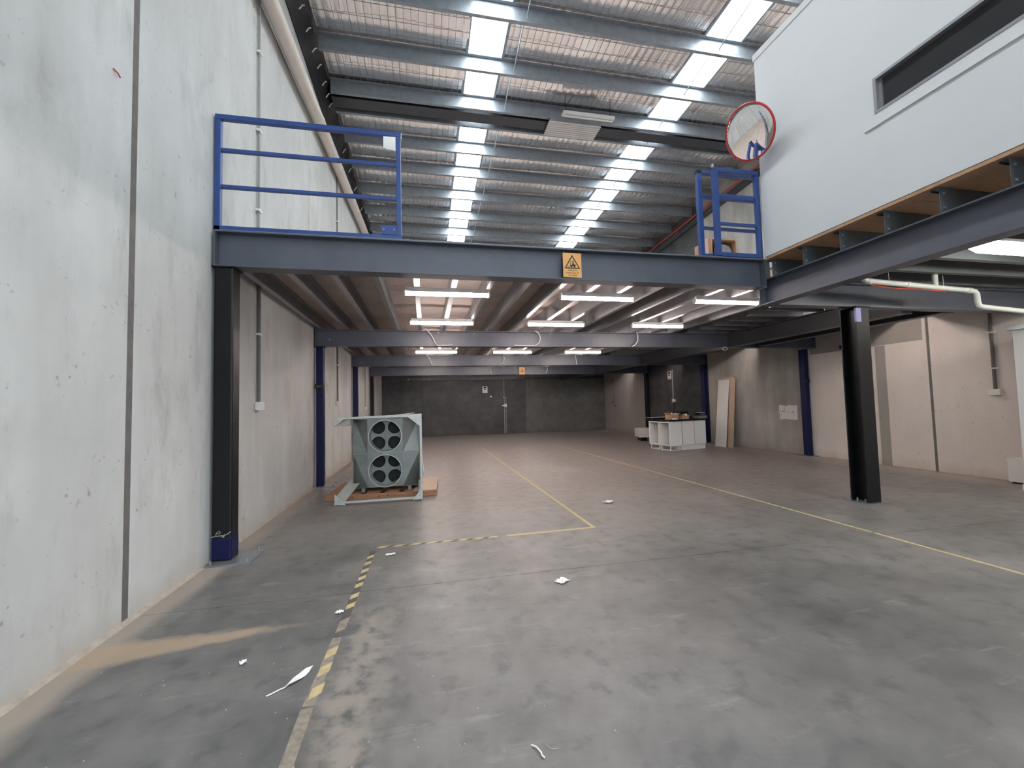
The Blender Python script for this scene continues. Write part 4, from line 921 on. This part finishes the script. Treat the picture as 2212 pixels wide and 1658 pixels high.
# ---------------------------------------------------------------- floor lines and hazard tape
def strip(p, q, w, z=.0012):
    p, q = Vector((*p, 0)), Vector((*q, 0)); d = (q-p).normalized(); n = Vector((-d.y, d.x, 0))*w/2; u = Vector((0, 0, z))
    return MB().hexa([p-n, q-n, q+n, p+n], [p-n+u, q-n+u, q+n+u, p+n+u])
def line_thing(label, p, q, w, cuts):
    t = thing('floor_line', label, 'floor marking', ((p[0]+q[0])/2, (p[1]+q[1])/2, 0)); P_, Q_ = Vector(p), Vector(q)
    for a, b in cuts: part('tape_length', strip(P_.lerp(Q_, a), P_.lerp(Q_, b), w), 'yellow', t)
line_thing('yellow floor line running back from the end of the striped tape', (2.09, 5.13), (2.05, 15.9), .05, [(0, .18), (.181, .46), (.462, .8), (.803, 1)])
line_thing('long yellow floor line passing left of the black freestanding column', (5.14, 1.6), (4.96, 15.7), .042, [(0, .17), (.173, .262), (.265, .5), (.503, .78), (.784, 1)])
t = thing('hazard_tape', 'black and yellow hazard tape running toward the viewer, worn at the near end', 'floor marking', (-.62, 3.5, 0))
part('backing', MB().add([], []) if False else strip((-.605, 4.98), (-.63, 3.45), .062, .0010), 'tape_dk', t)
part('backing', strip((-.632, 3.20), (-.648, 2.52), .062, .0010), 'tape_worn', t)
part('backing', strip((-.648, 2.50), (-.63, 1.75), .064, .0010), 'tape_worn', t)
for k, y in enumerate((4.80, 4.62, 4.42, 4.24, 4.08, 3.86, 3.68, 3.42, 3.33, 3.02, 2.84, 2.64, 2.05, 1.85)):
    x = -.605-.028*min(1, (5-y)/2); h = .031; a = .05 if k > 8 else .042; sl = .05; z0 = .0010
    q = [(x-h, y-a-sl*.5), (x+h, y-a+sl*.5), (x+h, y+a+sl*.5), (x-h, y+a-sl*.5)]
    part('yellow_stripe', MB().hexa([(p[0], p[1], z0) for p in q], [(p[0], p[1], .0020) for p in q]), 'yellow' if k not in (7, 8) else 'tape_worn', t)
t = thing('hazard_tape', 'striped hazard tape crossing the floor below the mezzanine edge', 'floor marking', (.7, 5.1, 0))
part('backing', strip((-.60, 5.10), (.80, 5.10), .055, .0010), 'tape_dk', t)
part('tape_length', strip((.95, 5.105), (2.12, 5.13), .055, .0015), 'yellow', t)
x = -.52
while x < .95:
    q = [(x-.075, 5.072), (x+.03, 5.072), (x+.09, 5.128), (x-.015, 5.128)]
    part('yellow_stripe', MB().hexa([(p[0], p[1], .0010) for p in q], [(p[0], p[1], .0022) for p in q]), 'yellow', t); x += .185

# ---------------------------------------------------------------- litter
def scrap(label, x, y, w, d, rot, seed, hgt=.02, name='paper_scrap', mat='paper', outline=None):
    random.seed(seed); n = 5; b = MB(); c, s = math.cos(rot), math.sin(rot); vs = []
    for j in range(n+1):
        for i in range(n+1):
            u, v = (i/n-.5), (j/n-.5)
            k = outline(v+.5) if outline else 1
            X, Y = u*w*k+random.uniform(-.06, .06)*w*(0 if outline else 1), v*d+random.uniform(-.05, .05)*d*(0 if outline else 1)
            vs.append((x+X*c-Y*s, y+X*s+Y*c, .004+random.uniform(0, hgt)))
    m = (n+1)**2
    b.add(vs+[(p[0], p[1], p[2]-.0015) for p in vs], [(j*(n+1)+i, j*(n+1)+i+1, (j+1)*(n+1)+i+1, (j+1)*(n+1)+i) for j in range(n) for i in range(n)]+[(m+j*(n+1)+i, m+(j+1)*(n+1)+i, m+(j+1)*(n+1)+i+1, m+j*(n+1)+i+1) for j in range(n) for i in range(n)])
    return tag(part(name, b, mat, None), label, 'litter', 'litter on the floor')
scrap('crumpled white paper scrap right of the yellow line under the mezzanine', 2.82, 6.29, .15, .10, -.3, 11, .035)
scrap('white paper scrap lying by the saw-cut floor joint', 1.18, 3.68, .11, .09, .6, 12, .012)
scrap('white paper scrap by the corner of the striped tape', -.40, 4.82, .10, .06, .1, 13, .008)
scrap('tiny crumpled white scrap between the wall and the hazard tape', -1.16, 3.03, .04, .035, .4, 14, .018)
scrap('tiny paper flake touching the left side of the hazard tape', -.69, 3.58, .05, .05, .9, 15, .012)
f = scrap('torn white plastic film with a long tail left of the hazard tape', -.765, 2.795, .055, .20, -.55, 16, .014, 'plastic_film', 'paper', lambda v: max(.06, math.sin(math.pi*min(1, v*1.05)))**.8)
tag(part('plastic_strand', MB().tube([(-.82, 2.71, .006), (-.85, 2.69, .006), (-.875, 2.665, .008), (-.90, 2.655, .005)], .004, 5), 'paper', None), 'thin white strand trailing from the torn plastic film', 'litter', 'litter on the floor')
tag(part('plastic_strand', MB().tube([(.46, 1.985, .006), (.48, 1.965, .008), (.485, 1.945, .012), (.495, 1.93, .006), (.492, 1.915, .01), (.502, 1.90, .006)], .004, 5), 'paper', None), 'short kinked white strand near the viewer', 'litter', 'litter on the floor')
tag(part('plastic_strand', MB().tube([(.53, 1.975, .005), (.535, 1.955, .005), (.55, 1.94, .005), (.58, 1.935, .005)], .0015, 5), 'grime', None), 'hair-thin curved wire on the floor near the viewer', 'litter', 'litter on the floor')
random.seed(21)
gr = MB()
for k in range(240):
    x = random.gauss(-.3, .9); y = random.uniform(1.75, 4.6); s = random.uniform(.0012, .004)
    if x < -2.2 or x > 5 or -.72 < x < -.5: continue
    gr.hexa([(x-s, y-s, .0005), (x+s*.8, y-s, .0005), (x+s, y+s*.7, .0005), (x-s*.7, y+s, .0005)], [(x-s*.5, y-s*.4, s), (x+s*.4, y-s*.5, s), (x+s*.5, y+s*.4, s*.9), (x-s*.3, y+s*.5, s*.8)])
tag(part('grit', gr, 'grime', None), 'pale grit and crumbs scattered over the near floor', 'grit', kind='stuff')
tag(part('wall_peg', MB().tube([(XL, 3.565, 4.215), (XL+.02, 3.585, 4.195), (XL+.024, 3.605, 4.175)], .006, 6), 'red', None), 'small red plug sticking out of the left wall', 'peg')
